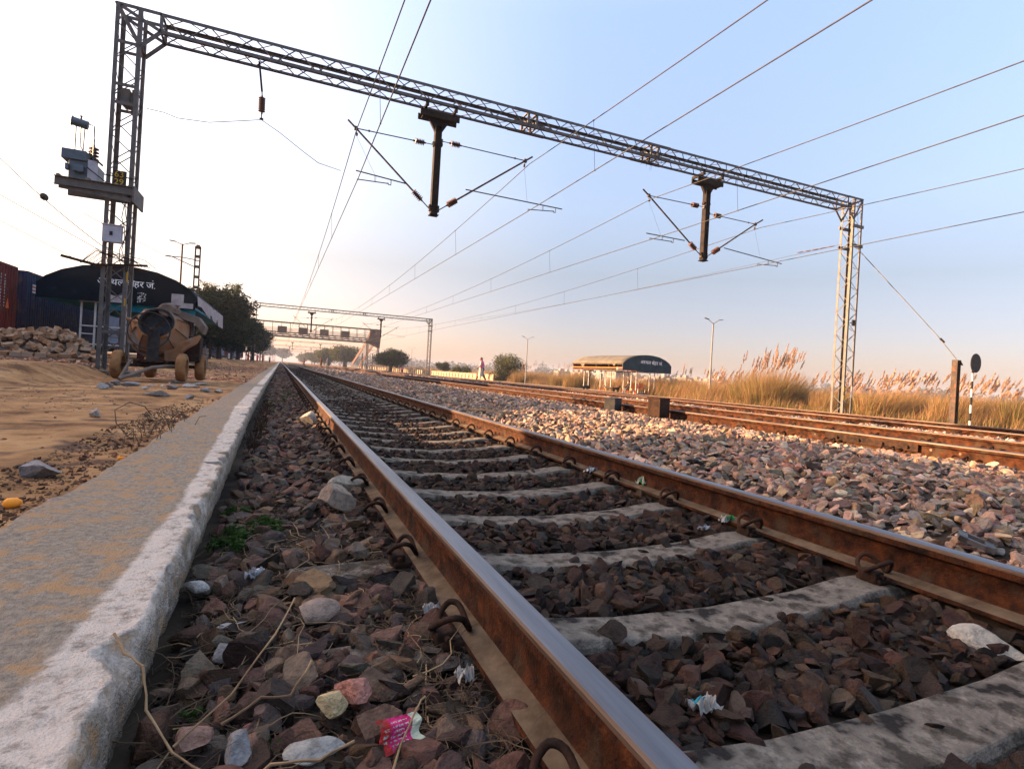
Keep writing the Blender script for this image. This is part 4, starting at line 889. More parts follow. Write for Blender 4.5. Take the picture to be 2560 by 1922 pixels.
m = MB(); m.tube([(-4.58, 15.55, 5.66), (-4.58, 15.55, 5.06)], .013, 6); m.tube([(-4.49, 15.55, 5.64), (-4.49, 15.55, 5.22), (-4.42, 15.55, 5.10)], .013, 6); m.tube([(-4.42, 15.56, 5.62), (-4.43, 15.56, 5.05)], .013, 6); m.tube([(-4.36, 15.58, 5.76), (-4.24, 15.58, 5.72), (-4.24, 15.58, 4.92)], .013, 6); m.build('pipes', M_trf, tr, smooth=60)
m = MB(); m.lathe((-4.28, 15.75, 4.93), (.0, 0, 1), ins_prof(.42, .11, .04, 4), 14); m.tube([(-4.28, 15.75, 5.34), (-4.28, 15.75, 5.48)], .015, 6); m.build('bushing', M_ins, tr)
m = MB(); m.bar((-4.26, 15.38, 5.02), (-4.0, 15.38, 4.80), .07, .04); m.tube([(-4.3, 15.4, 4.72), (-4.15, 15.3, 4.6), (-3.85, 15.3, 4.38)], .012, 5); m.build('bracket', M_dark, tr)
t = thing('meter_box', (-3.69, 15.2, 3.04), 'small pale grey metal box with a dark window, fixed low on the left mast', 'box')
m = MB(); m.b2((-3.87, 15.12, 3.04), (-3.51, 15.28, 3.42)); m.b2((-3.89, 15.10, 3.42), (-3.49, 15.29, 3.44)); m.build('case', M_trs, t, bevel=.004); m = MB(); m.b2((-3.73, 15.112, 3.19), (-3.67, 15.119, 3.28)); m.build('window', M_black, t)

# ---------------------------------------------------------------- bricks
M_brick = pm('sand_lime_block', [(.17, .10, .06), (.30, .20, .125), (.27, .225, .18)], 3, .92, .3, 50, pos=[.35, .5, .65], attr=.8)
def brick_mesh(d, c, seed):
    rr = random.Random(seed); m = MB(); m.box((0, 0, 0), d); o_ = m.build('block', M_brick, None, bevel=.008)
    me = o_.data; a = me.color_attributes.new('Col', 'FLOAT_COLOR', 'POINT')
    for i, v in enumerate(me.vertices): v.co += Vector((rr.uniform(-.006, .006), rr.uniform(-.006, .006), rr.uniform(-.006, .006))); a.data[i].color = (*c, 1)
    return o_
protos = [brick_mesh((.23, .115, .08), c, i) for i, c in enumerate([(1.15, 1.0, .85), (.8, .6, .42), (1.3, 1.25, 1.2), (.55, .5, .48), (1.2, .85, .6), (.85, .5, .38)])] + [brick_mesh((.21, .14, .12), c, 9 + i) for i, c in enumerate([(1, .95, .9), (.8, .7, .6)])]
used = set()
def brick(loc, rot, k, label, group):
    p = protos[k]
    o_ = p if k not in used else p.copy()
    if k in used: COL.objects.link(o_)
    used.add(k); o_.location = loc; o_.rotation_euler = rot; setp(o_, label, 'brick', group); return o_
rr = random.Random(5); nb_ = 0
def heap_h(x, y):
    a = .72 * math.exp(-((x + 5.2) / .62) ** 2) + .50 * math.exp(-((x + 6.15) / .6) ** 2) + .5 * math.exp(-((x + 7.2) / .8) ** 2)
    return min(a, .80) * math.exp(-((y - 17.5) / .62) ** 2)
for k in range(262):
    for tr_ in range(50):
        x = rr.uniform(-7.6, -4.3); y = rr.uniform(16.65, 17.9); h = heap_h(x, y)
        if rr.random() < .2 + h: break
    z = pzp(x, y) + h * rr.uniform(.88, 1.02) + .03
    brick((x, y, z), (rr.gauss(0, .5), rr.gauss(0, .5), rr.uniform(0, 3.1)), rr.choice([0, 1, 2, 3, 4, 0, 2, 6, 7]), 'block tumbled in the heap of tan bricks left of the left mast', 'blocks heaped left of the left mast')
x = -7.4; r_ = 0
while x < -4.35:
    brick((x, 16.42 + rr.gauss(0, .02), pzp(x, 16.4) + .04), (rr.gauss(0, .03), rr.gauss(0, .03), rr.gauss(0, .06)), rr.choice([0, 2, 3]), 'block laid in the neat front row below the brick heap', 'blocks in the row below the heap'); x += .225
x = -6.0
while x < -4.6:
    brick((x, 16.5 + rr.gauss(0, .02), pzp(x, 16.4) + .128), (rr.gauss(0, .04), 0, rr.gauss(0, .1)), rr.choice([1, 2, 6]), 'block in the second course on top of the front row of bricks', 'blocks in the second course'); x += .235
# core of the heap so that nothing shows through
xs_ = np.linspace(-8.6, -4.0, 40); ys_ = np.linspace(16.2, 19.2, 24); Xh, Yh = np.meshgrid(xs_, ys_, indexing='ij'); Zh = np.vectorize(heap_h)(Xh, Yh) * .80 + pz(Xh, Yh) - .04
def pebbles(name, n, x0, x1, y0, y1, s0, s1, seed, label, cm=(1, 1, 1), lvl=1):
    rg = np.random.default_rng(seed); x = rg.uniform(x0, x1, n); y = y0 + (y1 - y0) * rg.uniform(0, 1, n) ** 1.4; k = rg.random(n) < np.clip(.35 + fbm(x, y, .8, 3, seed), .05, 1); x, y = x[k], y[k]
    s = rg.uniform(s0, s1, len(x)) * (.5 + rg.random(len(x)) ** 3 * 1.2); return setp(scatter(name, '', np.stack([x, y, pz(x, y) + s * .15], -1), s, lvl, 20, seed, cmul=np.tile(cm, (len(x), 1))), label, name, kind='stuff')
pebbles('pebbles', 9000, -6, -.86, 1.9, 16, .005, .015, 701, 'small pebbles and crumbs scattered over the sandy platform', (1.0, .78, .6))
pebbles('pebbles', 9000, -1.16, -.77, 1.5, 9, .004, .015, 702, 'dark soil crumbs along the edge of the concrete', (.42, .28, .19))
pebbles('pebbles', 2600, -8, -3.9, 15.2, 16.4, .02, .06, 703, 'broken brick chips in front of the brick heap', (1.2, .85, .65))
pebbles('pebbles', 5200, -4, -.8, 16, 50, .02, .06, 704, 'reddish gravel on the platform beyond the mixer', (1.3, .85, .65))
setp(npmesh('rubble', np.stack([Xh, Yh, Zh], -1).reshape(-1, 3), grid_faces(40, 24), M_mixg), 'brick rubble and mortar crumbs filling the heap', 'rubble', kind='stuff')
t = thing('block_stack', (-3.95, 31.4, 0), 'neat stack of pale blocks standing at the corner of the large dark shelter', 'block stack')
m = MB()
for iz in range(6):
    for ix in range(5):
        for iy in range(3): m.box((-4.42 + ix * .225 + .01 * ((iz * 7 + ix) % 3), 31 + iy * .4, .08 + iz * .165), (.205, .39, .15))
m.build('blocks', M_mixg, t, bevel=.01)
for q_, (sy_, sn_) in enumerate(((9.3, 4), (11.2, 4), (13.0, 4))):  # unseen stacks, added to keep low sun off the platform dirt
    t = thing('block_stack', (-7.0, sy_ + .8, 0), ['pale block stack out of the picture at the left, nearest the camera', 'middle pale block stack out of the picture at the left', 'pale block stack out of the picture at the left, next to the brick heap'][q_], 'block stack', 'block stacks beside the heap')
    m = MB()
    for iz in range(8):
        for iy in range(sn_):
            for ix in range(3): m.box((-7.4 + ix * .4, sy_ + iy * .41 + .01 * ((iz * 5 + iy) % 3), .34 + iz * .165), (.39, .4, .15))
    m.build('blocks', M_mixg, t, bevel=.01)
# loose pieces in front of the mixer: (x px, y px, size, colour index)
loose = [(272, 968, .10, 2, 'pale flat stone at the left end of the loose pieces before the mixer', (1.1, .6, .5)), (255, 975, .09, 5, 'darker stone behind the pale flat one, left of the mixer', (1, .7, .6)), (325, 966, .13, 2, 'long grey broken slab below the mixer tow bar', (1.3, .5, .35)),
         (292, 963, .08, 2, 'small grey lump left of the long broken slab', (1, .8, .6)), (380, 964, .07, 0, 'small orange brick bat below the mixer', (1.2, .7, .4)), (366, 975, .09, 5, 'thin slate flake in front of the mixer', (1.4, .6, .25)),
         (408, 968, .06, 3, 'brownish lump between the brick bats', (1, .8, .7)), (433, 975, .10, 2, 'rounded grey cobble in the middle of the loose pieces', (1.1, .7, .45)), (422, 966, .06, 0, 'orange brick chip beside the rounded cobble', (1, .8, .8)),
         (440, 957, .10, 5, 'rough grey stone right below the front wheel', (1.1, .8, .6)), (475, 969, .11, 1, 'brown half brick right of the cobble', (1.5, .6, .4)), (505, 963, .12, 5, 'flat grey slab farthest right near the mixer', (1.5, .7, .3)),
         (393, 992, .12, 5, 'dark slaty stone lying alone, nearer the camera', (1.5, .6, .4)), (472, 996, .08, 2, 'small bluish stone lying near the platform concrete', (1, .8, .45)), (515, 980, .08, 5, 'dark pebble pair stone close to the coping', (1.2, .7, .5)), (548, 978, .10, 1, 'flat brown brick piece at the edge of the concrete', (1.4, .6, .4)),
         (237, 1045, .065, 5, 'single grey stone lying alone on the sand', (1, .7, .6)), (100, 1177, .105, 2, 'flat-topped grey block on the sand at far left', (1.15, .75, .42))]
def onz(px, py, Z):
    dx, dy = px - 1280, py - 961; c, s = cos(ROLL), sin(ROLL); a = (dx * c + dy * s) / FPX; b = (-(-dx * s + dy * c) - 24.6) / FPX
    C, S = cos(YAW), sin(YAW); d = (a * C + S, -a * S + C, b); t_ = (Z - CAMH) / d[2]; return d[0] * t_, d[1] * t_
for i, (px, py, sz, ci, lab, dims) in enumerate(loose):
    x, y = onz(px, py, -.03); rockthing('stone', (x, y, pzp(x, y) - .008), sz, PAL[ci], lab, 'stone', 60 + i, (dims[0], dims[1], dims[2] * 1.1), rot=.3 * i, tilt=.05, cuts=9, colmul=1.35)
for k in range(3): pass
M_fruit = pm('orange_fruit_skin', [(.75, .20, .02), (.85, .30, .03)], 6, .4)
for (px, py, s, lab) in ((30, 1247, .026, 'bright orange squashed fruit on the sand at the left edge'), (304, 1140, .016, 'tiny orange fruit at the edge of the platform concrete')):
    x, y = onz(px, py, -.02); m = MB(); m.lathe((x - s, y, pzp(x, y) + s * .6), (1, .3, .05), [(0, .001), (s * .15, s * .5), (s * .5, s * .8), (s, s * .75), (s * 1.6, s * .72), (s * 2.1, s * .3), (s * 2.2, .001)], 14)
    setp(m.build('fruit', M_fruit, smooth=60), lab, 'fruit')
# ---------------------------------------------------------------- black trackside boxes
def track_box(x, y, z0, d, mat, label, rot):
    t = thing('trackside_box', (x, y, z0), label, 'box', 'boxes beside the second track')
    m = MB(); Rz = Matrix.Rotation(rot, 3, 'Z'); m.box((x, y, z0 + d[2] / 2), d, Rz); m.build('case', mat, t, bevel=.006)
    m = MB(); m.box((x, y, z0 + d[2] + .006), (d[0] + .02, d[1] + .02, .012), Rz); m.build('lid', mat, t, bevel=.003); return t
track_box(5.60, 8.45, -.10, (.26, .22, .32), M_dark, 'black metal box beside the second track, left of the taller brown one', .5)
track_box(5.58, 7.12, -.12, (.25, .24, .42), M_rustd, 'taller brown-black box beside the second track, nearest the camera of the three', .25)
track_box(4.35, 10.85, -.07, (.26, .2, .12), M_black, 'small low black box alone on the ballast', .1)
# joint plates on the second track near rail
m = MB(); m.b2((5.846, 3.4, .015), (5.82, 4.4, .095)); 
for k in range(4): m.lathe((5.822, 3.5 + k * .25, .055), (-1, 0, 0), [(0, .018), (.022, .018)], 6)
jp = m.build('fishplate', M_rustd, None); setp(jp, 'bolted joint plate on the web of the near rail of the second track', 'joint plate')
for k, (y, ) in enumerate([(3.05,), (3.3,), (4.55,)]):
    m = MB(); m.lathe((5.852, y, .052), (-1, 0, 0), [(0, .012), (.003, .012)], 12); setp(m.build('paint_dot', M_mixg), ['round white paint dot on the rail web, nearest the right edge', 'middle white paint dot on the rail web', 'leftmost white paint dot on the rail web'][k], 'paint dot')

# ---------------------------------------------------------------- lamp posts and small masts
def lamp_post(x, y, z0, H, label, arm=.75, mat=None, rise=.28):
    t = thing('lamp_post', (x, y, z0), label, 'lamp post', 'twin-armed lamp posts')
    m = MB(); m.tube([(x, y, z0), (x, y, z0 + 2.4), (x, y, z0 + 2.42), (x, y, z0 + H)], [.085, .085, .06, .05], 10); m.build('pole', mat or M_lamp, t, smooth=50)
    for s in (-1, 1):
        m = MB(); m.tube([(x, y, z0 + H - .05), (x + s * arm * .55, y, z0 + H + rise * .7), (x + s * arm * .7, y, z0 + H + rise)], .022, 6); m.build('arm', mat or M_lamp, t)
        m = MB(); m.bar((x + s * arm * .6, y, z0 + H + rise * .9), (x + s * arm * 1.15, y, z0 + H + rise * 1.15), .13, .05); m.build('lamp_head', M_gal, t, bevel=.01)
    return t
lamp_post(29, 31.3, -.55, 5.7, 'nearest twin lamp post on the right platform, right of the shelter')
lamp_post(29, 64, -.55, 5.75, 'twin lamp post left of the shelter, second nearest on the right')
lamp_post(29, 131, -.6, 5.8, 'small twin lamp post left of the woman in pink', rise=.4)
lamp_post(28, 190, -.6, 6.0, 'smallest twin lamp post, beside the second portal', rise=.4)
lamp_post(-6.05, 40, -.1, 7.65, 'twin lamp post rising behind the large dark shelter', arm=.62, mat=M_galb, rise=.12)
t = thing('ladder_mast', (-5.44, 42, -.1), 'ladder-like steel mast behind the large dark shelter, right of its lamp post', 'mast')
m = MB()
for dx in (-.14, .14): m.b2((-5.44 + dx - .035, 41.9, -.1), (-5.44 + dx + .035, 42.05, 7.85))
for k in range(12): m.b2((-5.54, 41.92, .3 + k * .68), (-5.34, 42.03, .48 + k * .68))
m.b2((-5.60, 41.9, 7.7), (-5.28, 42.05, 7.87)); m.build('post', M_galb, t)
m = MB(); m.tube([(-5.5, 41.98, 6.95), (-6.3, 41.98, 7.02), (-6.9, 41.98, 7.0)], .03, 6); m.tube([(-5.5, 41.98, 6.45), (-6.9, 41.98, 6.99)], .03, 6); m.bar((-5.6, 41.9, 6.9), (-5.25, 41.9, 6.9), .05, .05); m.build('bracket', M_galb, t)
m = MB(); m.lathe((-6.9, 41.98, 7.0), (-1, 0, .02), ins_prof(.4, .06, .03, 5), 8); m.build('insulator', M_ins, t)
cable_obj('wire', [(-7.3, 42, 7.02), (-8.4, 30, 6.6), (-3.9, 15.9, 3.35 + 0.0)][:2], .012, 'wire leading left from the ladder-like mast', 'overhead wire')
fromto('feeder_wire', (-11.6, 29, 8.8), (-7.6, 31.2, 5.2), .017, 'upper wire at the left edge carrying a dark oval weight', .2)
m = MB(); m.lathe((-9.95, 30, 7.2), (.55, .2, -.5), [(0, .03), (.04, .11), (.14, .15), (.26, .13), (.34, .04)], 12); setp(m.build('wire_weight', M_dark, smooth=50), 'dark oval weight on the wire at the left edge', 'weight')
fromto('feeder_wire', (-11.4, 29.6, 6.95), (-7.6, 30.6, 5.0), .014, 'middle thin wire at the left edge')
fromto('feeder_wire', (-11.3, 29.8, 5.83), (-8.8, 30.2, 4.66), .013, 'lowest thin wire at the left edge')
for k, (x, y, lab) in enumerate([(-5.1, 66, 'black and white striped post under the left trees, nearer one'), (-4.6, 88, 'black and white striped post under the left trees, farther one')]):
    t = thing('striped_post', (x, y, 0), lab, 'post', 'striped posts under the trees')
    a, b = MB(), MB()
    for q, (z0, z1, w_) in enumerate([(0, .5, 0), (.5, 1.1, 1), (1.1, 1.9, 0), (1.9, 4.2, 1)]): (b if w_ else a).tube([(x, y, z0), (x, y, z1)], .09, 8)
    a.build('pole', M_black, t); b.build('white_bands', M_white, t)

# ---------------------------------------------------------------- footbridge
M_brs = pm('footbridge_steel', [(.08, .062, .057), (.13, .105, .095)], .6, .7, dirt=((.14, .07, .05), .3, .8))
M_brp = pm('footbridge_panel', [(.09, .052, .04), (.14, .085, .068)], .5, .8)
fb = thing('footbridge', (10, 153, 0), 'roofed steel footbridge crossing all tracks beyond the second portal', 'footbridge')
bx0, bx1, by0, by1, bz = -6.5, 24.6, 152, 154.6, 6.85
m = MB()
for y in (by0, by1): m.b2((bx0, y - .1, bz), (bx1, y + .1, bz + .35)); m.b2((bx0, y - .06, bz + 1.15), (bx1, y + .06, bz + 1.35)); m.b2((bx0, y - .05, bz + .68), (bx1, y + .05, bz + .80))
n = 38
for k in range(n + 1):
    x = bx0 + (bx1 - bx0) * k / n; m.b2((x - .06, by0 - .05, bz + .1), (x + .06, by1 + .05, bz + .28))
    if k % 2 == 0:
        for y in (by0, by1): m.b2((x - .06, y - .06, bz), (x + .06, y + .06, bz + 1.3))
    if k < n and k % 2 == 0:
        for y in (by0, by1): m.bar((x, y, bz + .3), (x + 2 * (bx1 - bx0) / n, y, bz + 1.15), .06, .06, (0, 1, 0))
m.build('truss', M_brs, fb)
m = MB(); m.b2((bx0, by0 + .1, bz + .62), (bx1, by1 - .1, bz + .70)); m.build('deck', M_brs, fb)
m = MB()
for k in range(int((bx1 - bx0) / 2.1) + 1):
    x = bx0 + k * 2.1
    for y in (by0, by1): m.b2((x - .05, y - .05, bz + 1.2), (x + .05, y + .05, bz + 3.75))
m.build('roof_posts', M_brs, fb)
m = MB()
for k in range(46): x = bx0 - .3 + (bx1 - bx0 + .6) * k / 46; m.b2((x, by0 - .5, bz + 3.76), (x + .62, by1 + .5, bz + 3.84))
m.b2((bx0, by0 - .1, bz + 3.66), (bx1, by0 + .1, bz + 3.76)); m.b2((bx0, by1 - .1, bz + 3.66), (bx1, by1 + .1, bz + 3.76)); m.build('roof', M_brs, fb)
m = MB()
for z in (bz + 1.6, bz + 1.9, bz + 2.25): 
    for y in (by0, by1): m.b2((bx0, y - .03, z), (bx1, y + .03, z + .06))
m.build('railing', M_brs, fb)
for x in (-1.1, 3.9, 9.1, 14.4): m = MB(); m.b2((x, by0 - .14, bz + .9), (x + 2.2, by0 - .07, bz + 2.7)); m.build('side_panel', M_brp, fb)
m = MB(); m.b2((-6.6, by0 - .2, bz + .3), (-4.6, by1 + .2, bz + 3.1)); m.build('stair_head', M_brp, fb)
m = MB(); m.prism([(21.4, bz + .5), (22.3, bz + 3.7), (25.0, bz + 3.6), (24.7, bz - 1.2), (21.6, bz + .1)], by0 - .1, by1 + .3, 1); m.build('stair_head', M_brp, fb)
m = MB()
for x in (21.9, 24.3): m.add([(x, by1, bz + .9), (x, by1, bz + 1.9), (x - 1.6, 176, 1.2), (x - 1.6, 176, .1)], [(0, 1, 2, 3)]); m.add([(x + .1, by1, bz + .9), (x + .1, by1, bz + 1.9), (x - 1.5, 176, 1.2), (x - 1.5, 176, .1)], [(0, 1, 2, 3)])
for k in range(30): a = k / 30; m.b2((21.9 - 1.6 * a, by1 + a * 21, bz + .6 - a * 6.6), (24.3 - 1.6 * a, by1 + a * 21 + .35, bz + .68 - a * 6.6))
m.build('staircase', M_brp, fb)
m = MB()
for x in (21.6, 24.5):
    for y in (by0 + .1, by1 - .1, 162): m.b2((x - .12, y - .12, -.6), (x + .12, y + .12, bz if y < 160 else bz - 2.6))
for z in (1.5, 3.2, 4.9): m.b2((21.6, by0 + .04, z), (24.5, by0 + .16, z + .12)); m.bar((21.6, by0 + .1, z - 1.5), (24.5, by0 + .1, z), .1, .1, (0, 1, 0))
m.build('support_legs', M_brs, fb)
m = MB(); 
for x in (-6.3, -4.8):
    for y in (by0 + .1, by1 - .1): m.b2((x - .12, y - .12, -.2), (x + .12, y + .12, bz))
m.build('support_legs', M_brs, fb)

# ---------------------------------------------------------------- precast fence along the right
M_fen = pm('cream_precast', [(.27, .21, .14), (.36, .29, .20)], 1.2, .9, .2, 12, dirt=((.22, .17, .11), .2, 2))
fe = thing('precast_fence', (30, 78, -.6), 'low cream precast fence with pointed gaps along the far right platform', 'fence')
m = MB()
k = 0; y = 78.0
while y < 235:
    z = -.62; m.b2((30 - .07, y, z), (30 + .07, y + .16, z + 1.12)); 
    if y + 2 < 235:
        m.add([(30 - .03, y + .16, z + 1.02), (30 - .03, y + 1.9, z + 1.02), (30 - .03, y + 1.45, z + .05), (30 - .03, y + .6, z + .05), (30 + .03, y + .16, z + 1.02), (30 + .03, y + 1.9, z + 1.02), (30 + .03, y + 1.45, z + .05), (30 + .03, y + .6, z + .05)],
              [(0, 3, 2, 1), (4, 5, 6, 7), (0, 1, 5, 4), (1, 2, 6, 5), (2, 3, 7, 6), (3, 0, 4, 7)])
        m.b2((29.98, y + .16, z + .02), (30.02, y + 1.9, z + .30))
    y += 1.96
m.build('panels', M_fen, fe)
wf = thing('picket_fence', (24, 150, -.5), 'short grey picket fence below the footbridge stairs', 'fence')
m = MB()
for k in range(34): m.b2((18.5 + k * .32, 138 - k * .55, -.6), (18.5 + k * .32 + .22, 138.1 - k * .55, 1.0))
m.build('pickets', M_fen, wf)

# ---------------------------------------------------------------- vegetation
M_leafd = pm('dark_green_leaves', [(.005, .011, .003), (.012, .022, .006), (.022, .034, .009)], 1.1, .85, trans=.12, attr=1)
M_leafo = pm('olive_leaves', [(.045, .052, .013), (.08, .08, .022), (.10, .095, .03)], .7, .8, trans=.3, attr=1)
M_bark = pm('dark_bark', [(.03, .022, .015), (.07, .052, .038)], 6, .95, .5, 25, stretch=(1, 1, .3))
def leaf_cloud(blobs, n, size, rg, flat=.6, shell=.55):
    """blobs: (cx,cy,cz,rx,ry,rz); returns verts, faces, cols of leaf sprays (two bent quads each)"""
    B = np.array(blobs); vol = (B[:, 3] * B[:, 4] * B[:, 5]) ** .67; k = rg.choice(len(B), n, p=vol / vol.sum())
    d = rg.normal(size=(n, 3)); d /= np.linalg.norm(d, axis=1)[:, None]; r = rg.uniform(shell, 1.0, n) ** .8 * (1 + .2 * rg.normal(size=n))
    c = B[k, :3] + d * r[:, None] * B[k, 3:]
    a = rg.normal(size=(n, 3)); a[:, 2] *= flat; a /= np.linalg.norm(a, axis=1)[:, None]
    b = np.cross(a, rg.normal(size=(n, 3))); b /= np.linalg.norm(b, axis=1)[:, None]
    s = size * rg.uniform(.5, 1.4, n); L = a * s[:, None]; W = b * (s * .42)[:, None]; up = np.cross(a, b) * (s * .22)[:, None]
    P = np.stack([c - L, c - W * .9 + up * .3, c + L * .1 + up, c + W * .9 + up * .3, c + L], 1)
    F = np.array([[0, 1, 2], [0, 2, 3], [1, 4, 2], [2, 4, 3]])
    faces = (F[None] + (np.arange(n) * 5)[:, None, None]).reshape(-1, 3)
    col = rg.uniform(.6, 1.35, (n, 1)) * np.array([1, 1, 1]) * rg.uniform(.9, 1.1, (n, 3)); bc = rg.uniform(.72, 1.28, len(B))[k][:, None]
    return P.reshape(-1, 3), faces, np.repeat(col * bc, 5, 0)
def tree(x, y, z0, H, R_, label, mat, seed, n=9000, leaf=.16, trunks=1, lean=0.0, blobs_n=16, low=.28, group='trees', cat='tree', rz=None, sparse=None):
    rg = np.random.default_rng(seed); rr = random.Random(seed); t = thing('tree', (x, y, z0), label, cat, group)
    rz = rz or H * (1 - low) / 2; cz = z0 + H - rz; B = []
    for k in range(blobs_n):
        a = 2 * pi * rr.random(); q = rr.random() ** .6; br = R_ * rr.uniform(.26, .45)
        zz = rr.uniform(-.75, .8); e = sqrt(max(0, 1 - zz * zz))
        B.append((x + lean + q * e * (R_ - br) * cos(a) * 1.1, y + q * e * (R_ - br) * sin(a), cz + zz * (rz - br * .5), br, br, br * rr.uniform(.55, .8)))
    v, f, c = leaf_cloud(B, n, leaf, rg); cr = npmesh('crown', v, f, mat, t, cols=c)
    m = MB()
    for q in range(trunks):
        bx = x + (q - (trunks - 1) / 2) * .5; r0 = H * .028 + .05
        m.tube([(bx, y, z0 - .1), (bx + .1 * lean + rr.uniform(-.2, .2), y + rr.uniform(-.2, .2), z0 + H * .2), (x + lean * .5 + (q - .5) * .3, y, z0 + H * .42), (x + lean * .8, y, z0 + H * .7)], [r0 * 1.3, r0, r0 * .75, r0 * .3], 8)
        for b in B[::2]: m.tube([(x + lean * .4 + rr.uniform(-.1, .1), y, z0 + H * rr.uniform(.3, .5)), tuple((np.array((x + lean * .5, y, z0 + H * .5)) + np.array(b[:3])) / 2 + [0, 0, .15]), b[:3]], [r0 * .45, r0 * .28, r0 * .1], 5)
    m.build('trunk', M_bark, t, smooth=60)
    if sparse:
        m2 = []; 
        for q in range(14):
            a = rr.uniform(0, 2 * pi); p0 = V(x + lean + rr.uniform(-R_, R_) * .5, y, z0 + H * .86); p1 = p0 + V(cos(a) * 1.0, sin(a), rr.uniform(.7, 1.4) * sparse); m2.append((p0, p1))
        m = MB(); [m.tube([a, a.lerp(b, .5) + V(0, 0, .15), b], [.03, .02, .008], 4) for a, b in m2]; m.build('twigs', M_bark, cr)
        v, f, c = leaf_cloud([(*a.lerp(b, s), .45, .45, .22) for a, b in m2 for s in (.5, .8, 1)], 1100, .10, rg, shell=.1); npmesh('sparse_leaves', v, f, M_leafo, cr, cols=c)
    return t
tree(-6.6, 58, -.05, 7.4, 4.2, 'dark spreading tree right behind the large shelter, with bare twigs on top', M_leafd, 101, 15000, .17, 2, 1.0, 22, low=.16, group='dark trees on the left platform', sparse=.9)
tree(-6.4, 70, -.05, 7.2, 4.0, 'second dark tree along the left platform', M_leafd, 102, 11000, .18, 1, .5, 18, low=.14, group='dark trees on the left platform')
tree(-6.1, 81, .1, 7.2, 4.0, 'third dark tree along the left platform, left of the second portal', M_leafd, 103, 10000, .19, 1, .4, 18, low=.14, group='dark trees on the left platform')
tree(-6.0, 94, .1, 7.4, 4.1, 'fourth dark tree along the left platform, covering the end of the footbridge', M_leafd, 104, 9000, .2, 1, .6, 18, low=.12, group='dark trees on the left platform')
tree(-4.6, 108, .1, 6.2, 4.0, 'last dark tree over the people with the motorbike', M_leafd, 105, 9000, .2, 1, .2, 16, low=.2, group='dark trees on the left platform')
tree(-9.0, 63, -.05, 2.6, 1.3, 'low green bush in front of the containers under the trees', M_leafo, 106, 1800, .1, 1, 0, 6, low=.05, group='bushes', cat='bush')
tree(24.5, 235, -.7, 9.4, 7.6, 'broad rounded olive tree in the middle distance, left of the footbridge stairs', M_leafo, 111, 12000, .34, 3, 0, 22, low=.22, group='trees beyond the right platform')
tree(20.4, 262, -.7, 8.6, 6.4, 'paler olive tree touching the broad rounded one on its left', M_leafo, 112, 9000, .34, 2, 0, 18, low=.18, group='trees beyond the right platform')
tree(22.6, 123, -.6, 5.6, 4.6, 'dark bushy tree in front of the footbridge stairs', M_leafd, 113, 12000, .19, 2, 0, 20, low=.2, group='trees beyond the right platform')
for k, (xx, yy, hh) in enumerate([(23, 330, 9.5), (21.5, 400, 9), (24, 480, 10), (19, 560, 10)]): tree(xx, yy, -.7, hh, hh * .85, ['hazy tree in the row left of the broad olive tree, nearest', 'hazy tree in the row, second from the broad olive tree', 'hazy tree in the row, third from the broad olive tree', 'faintest hazy tree at the end of the row'][k], M_leafo, 120 + k, 4000, .5, 1, 0, 14, low=.12, group='hazy row of trees')
tree(-16, 620, -.5, 22, 13, 'tall hazy tree above the vanishing point of the track', M_leafd, 130, 3500, 1.0, 1, 0, 14, low=.15, group='hazy row of trees')
tree(2, 760, -.5, 19, 13, 'second tall hazy tree beside the vanishing point', M_leafd, 131, 3000, 1.0, 1, 0, 14, low=.15, group='hazy row of trees')
tree(32.6, 78, -.6, 4.6, 3.3, 'dome-shaped green bush right of the woman in pink', M_leafo, 140, 9000, .13, 1, 0, 22, low=-.25, group='bushes', cat='bush')
tree(33, 104, -.6, 2.6, 2.6, 'low green bush by the cream fence, left of the right portal leg', M_leafo, 141, 3500, .15, 1, 0, 8, low=.0, group='bushes', cat='bush')
tree(33.5, 118, -.6, 3.4, 2.2, 'small loose tree behind the second portal leg', M_leafo, 142, 2500, .15, 1, 0, 8, low=.15, group='bushes')
tree(31.5, 52.5, -.6, 2.55, .5, 'thin sapling with a small leafy top, left of the shelter', M_leafd, 143, 260, .11, 1, 0, 4, low=.75, group='bushes', cat='sapling')
# far treeline
rg = np.random.default_rng(77); B = []
for k in range(150):
    a = rg.uniform(.02, 1.25); d = rg.uniform(700, 1150); hh = rg.uniform(6, 17) * (.8 if a > .7 else 1.1)
    B.append((d * sin(a) + 40, d * cos(a), -1 + hh * .5, rg.uniform(9, 22), 9, hh * .55))
v, f, c = leaf_cloud(B, 26000, 2.0, rg); setp(npmesh('treeline', v, f, M_leafd, cols=c), 'hazy far wood along the horizon', 'treeline', kind='stuff')

# grasses
M_straw = pm('straw_grass', [(.9, .9, .9), (1.05, 1.05, 1.05)], 3, .75, attr=1, trans=.35)
def blades(P, h, w_, lean, curve, rg, col, segs=3):
    """curved tapering blades: P (n,3), h (n,), lean direction (n,2)"""
    n = len(P); ts = np.linspace(0, 1, segs + 1); a = rg.uniform(0, 2 * pi, n); side = np.stack([np.cos(a), np.sin(a), np.zeros(n)], -1)
    L = []
    for t in ts:
        c = P + np.stack([lean[:, 0] * h * (t * .45 + curve * t * t), lean[:, 1] * h * (t * .45 + curve * t * t), h * t * (1 - .22 * t * np.hypot(lean[:, 0], lean[:, 1]))], -1)
        ww = (w_ * (1 - t * .92))[:, None]; L += [c - side * ww, c + side * ww]
    k = len(L); V_ = np.stack(L, 1); F = np.array([[2 * i, 2 * i + 1, 2 * i + 3, 2 * i + 2] for i in range(segs)]); faces = (F[None] + (np.arange(n) * k)[:, None, None]).reshape(-1, 4)
    tip = V_[:, -2:].mean(1); return V_.reshape(-1, 3), faces, np.repeat(col, k, 0), tip
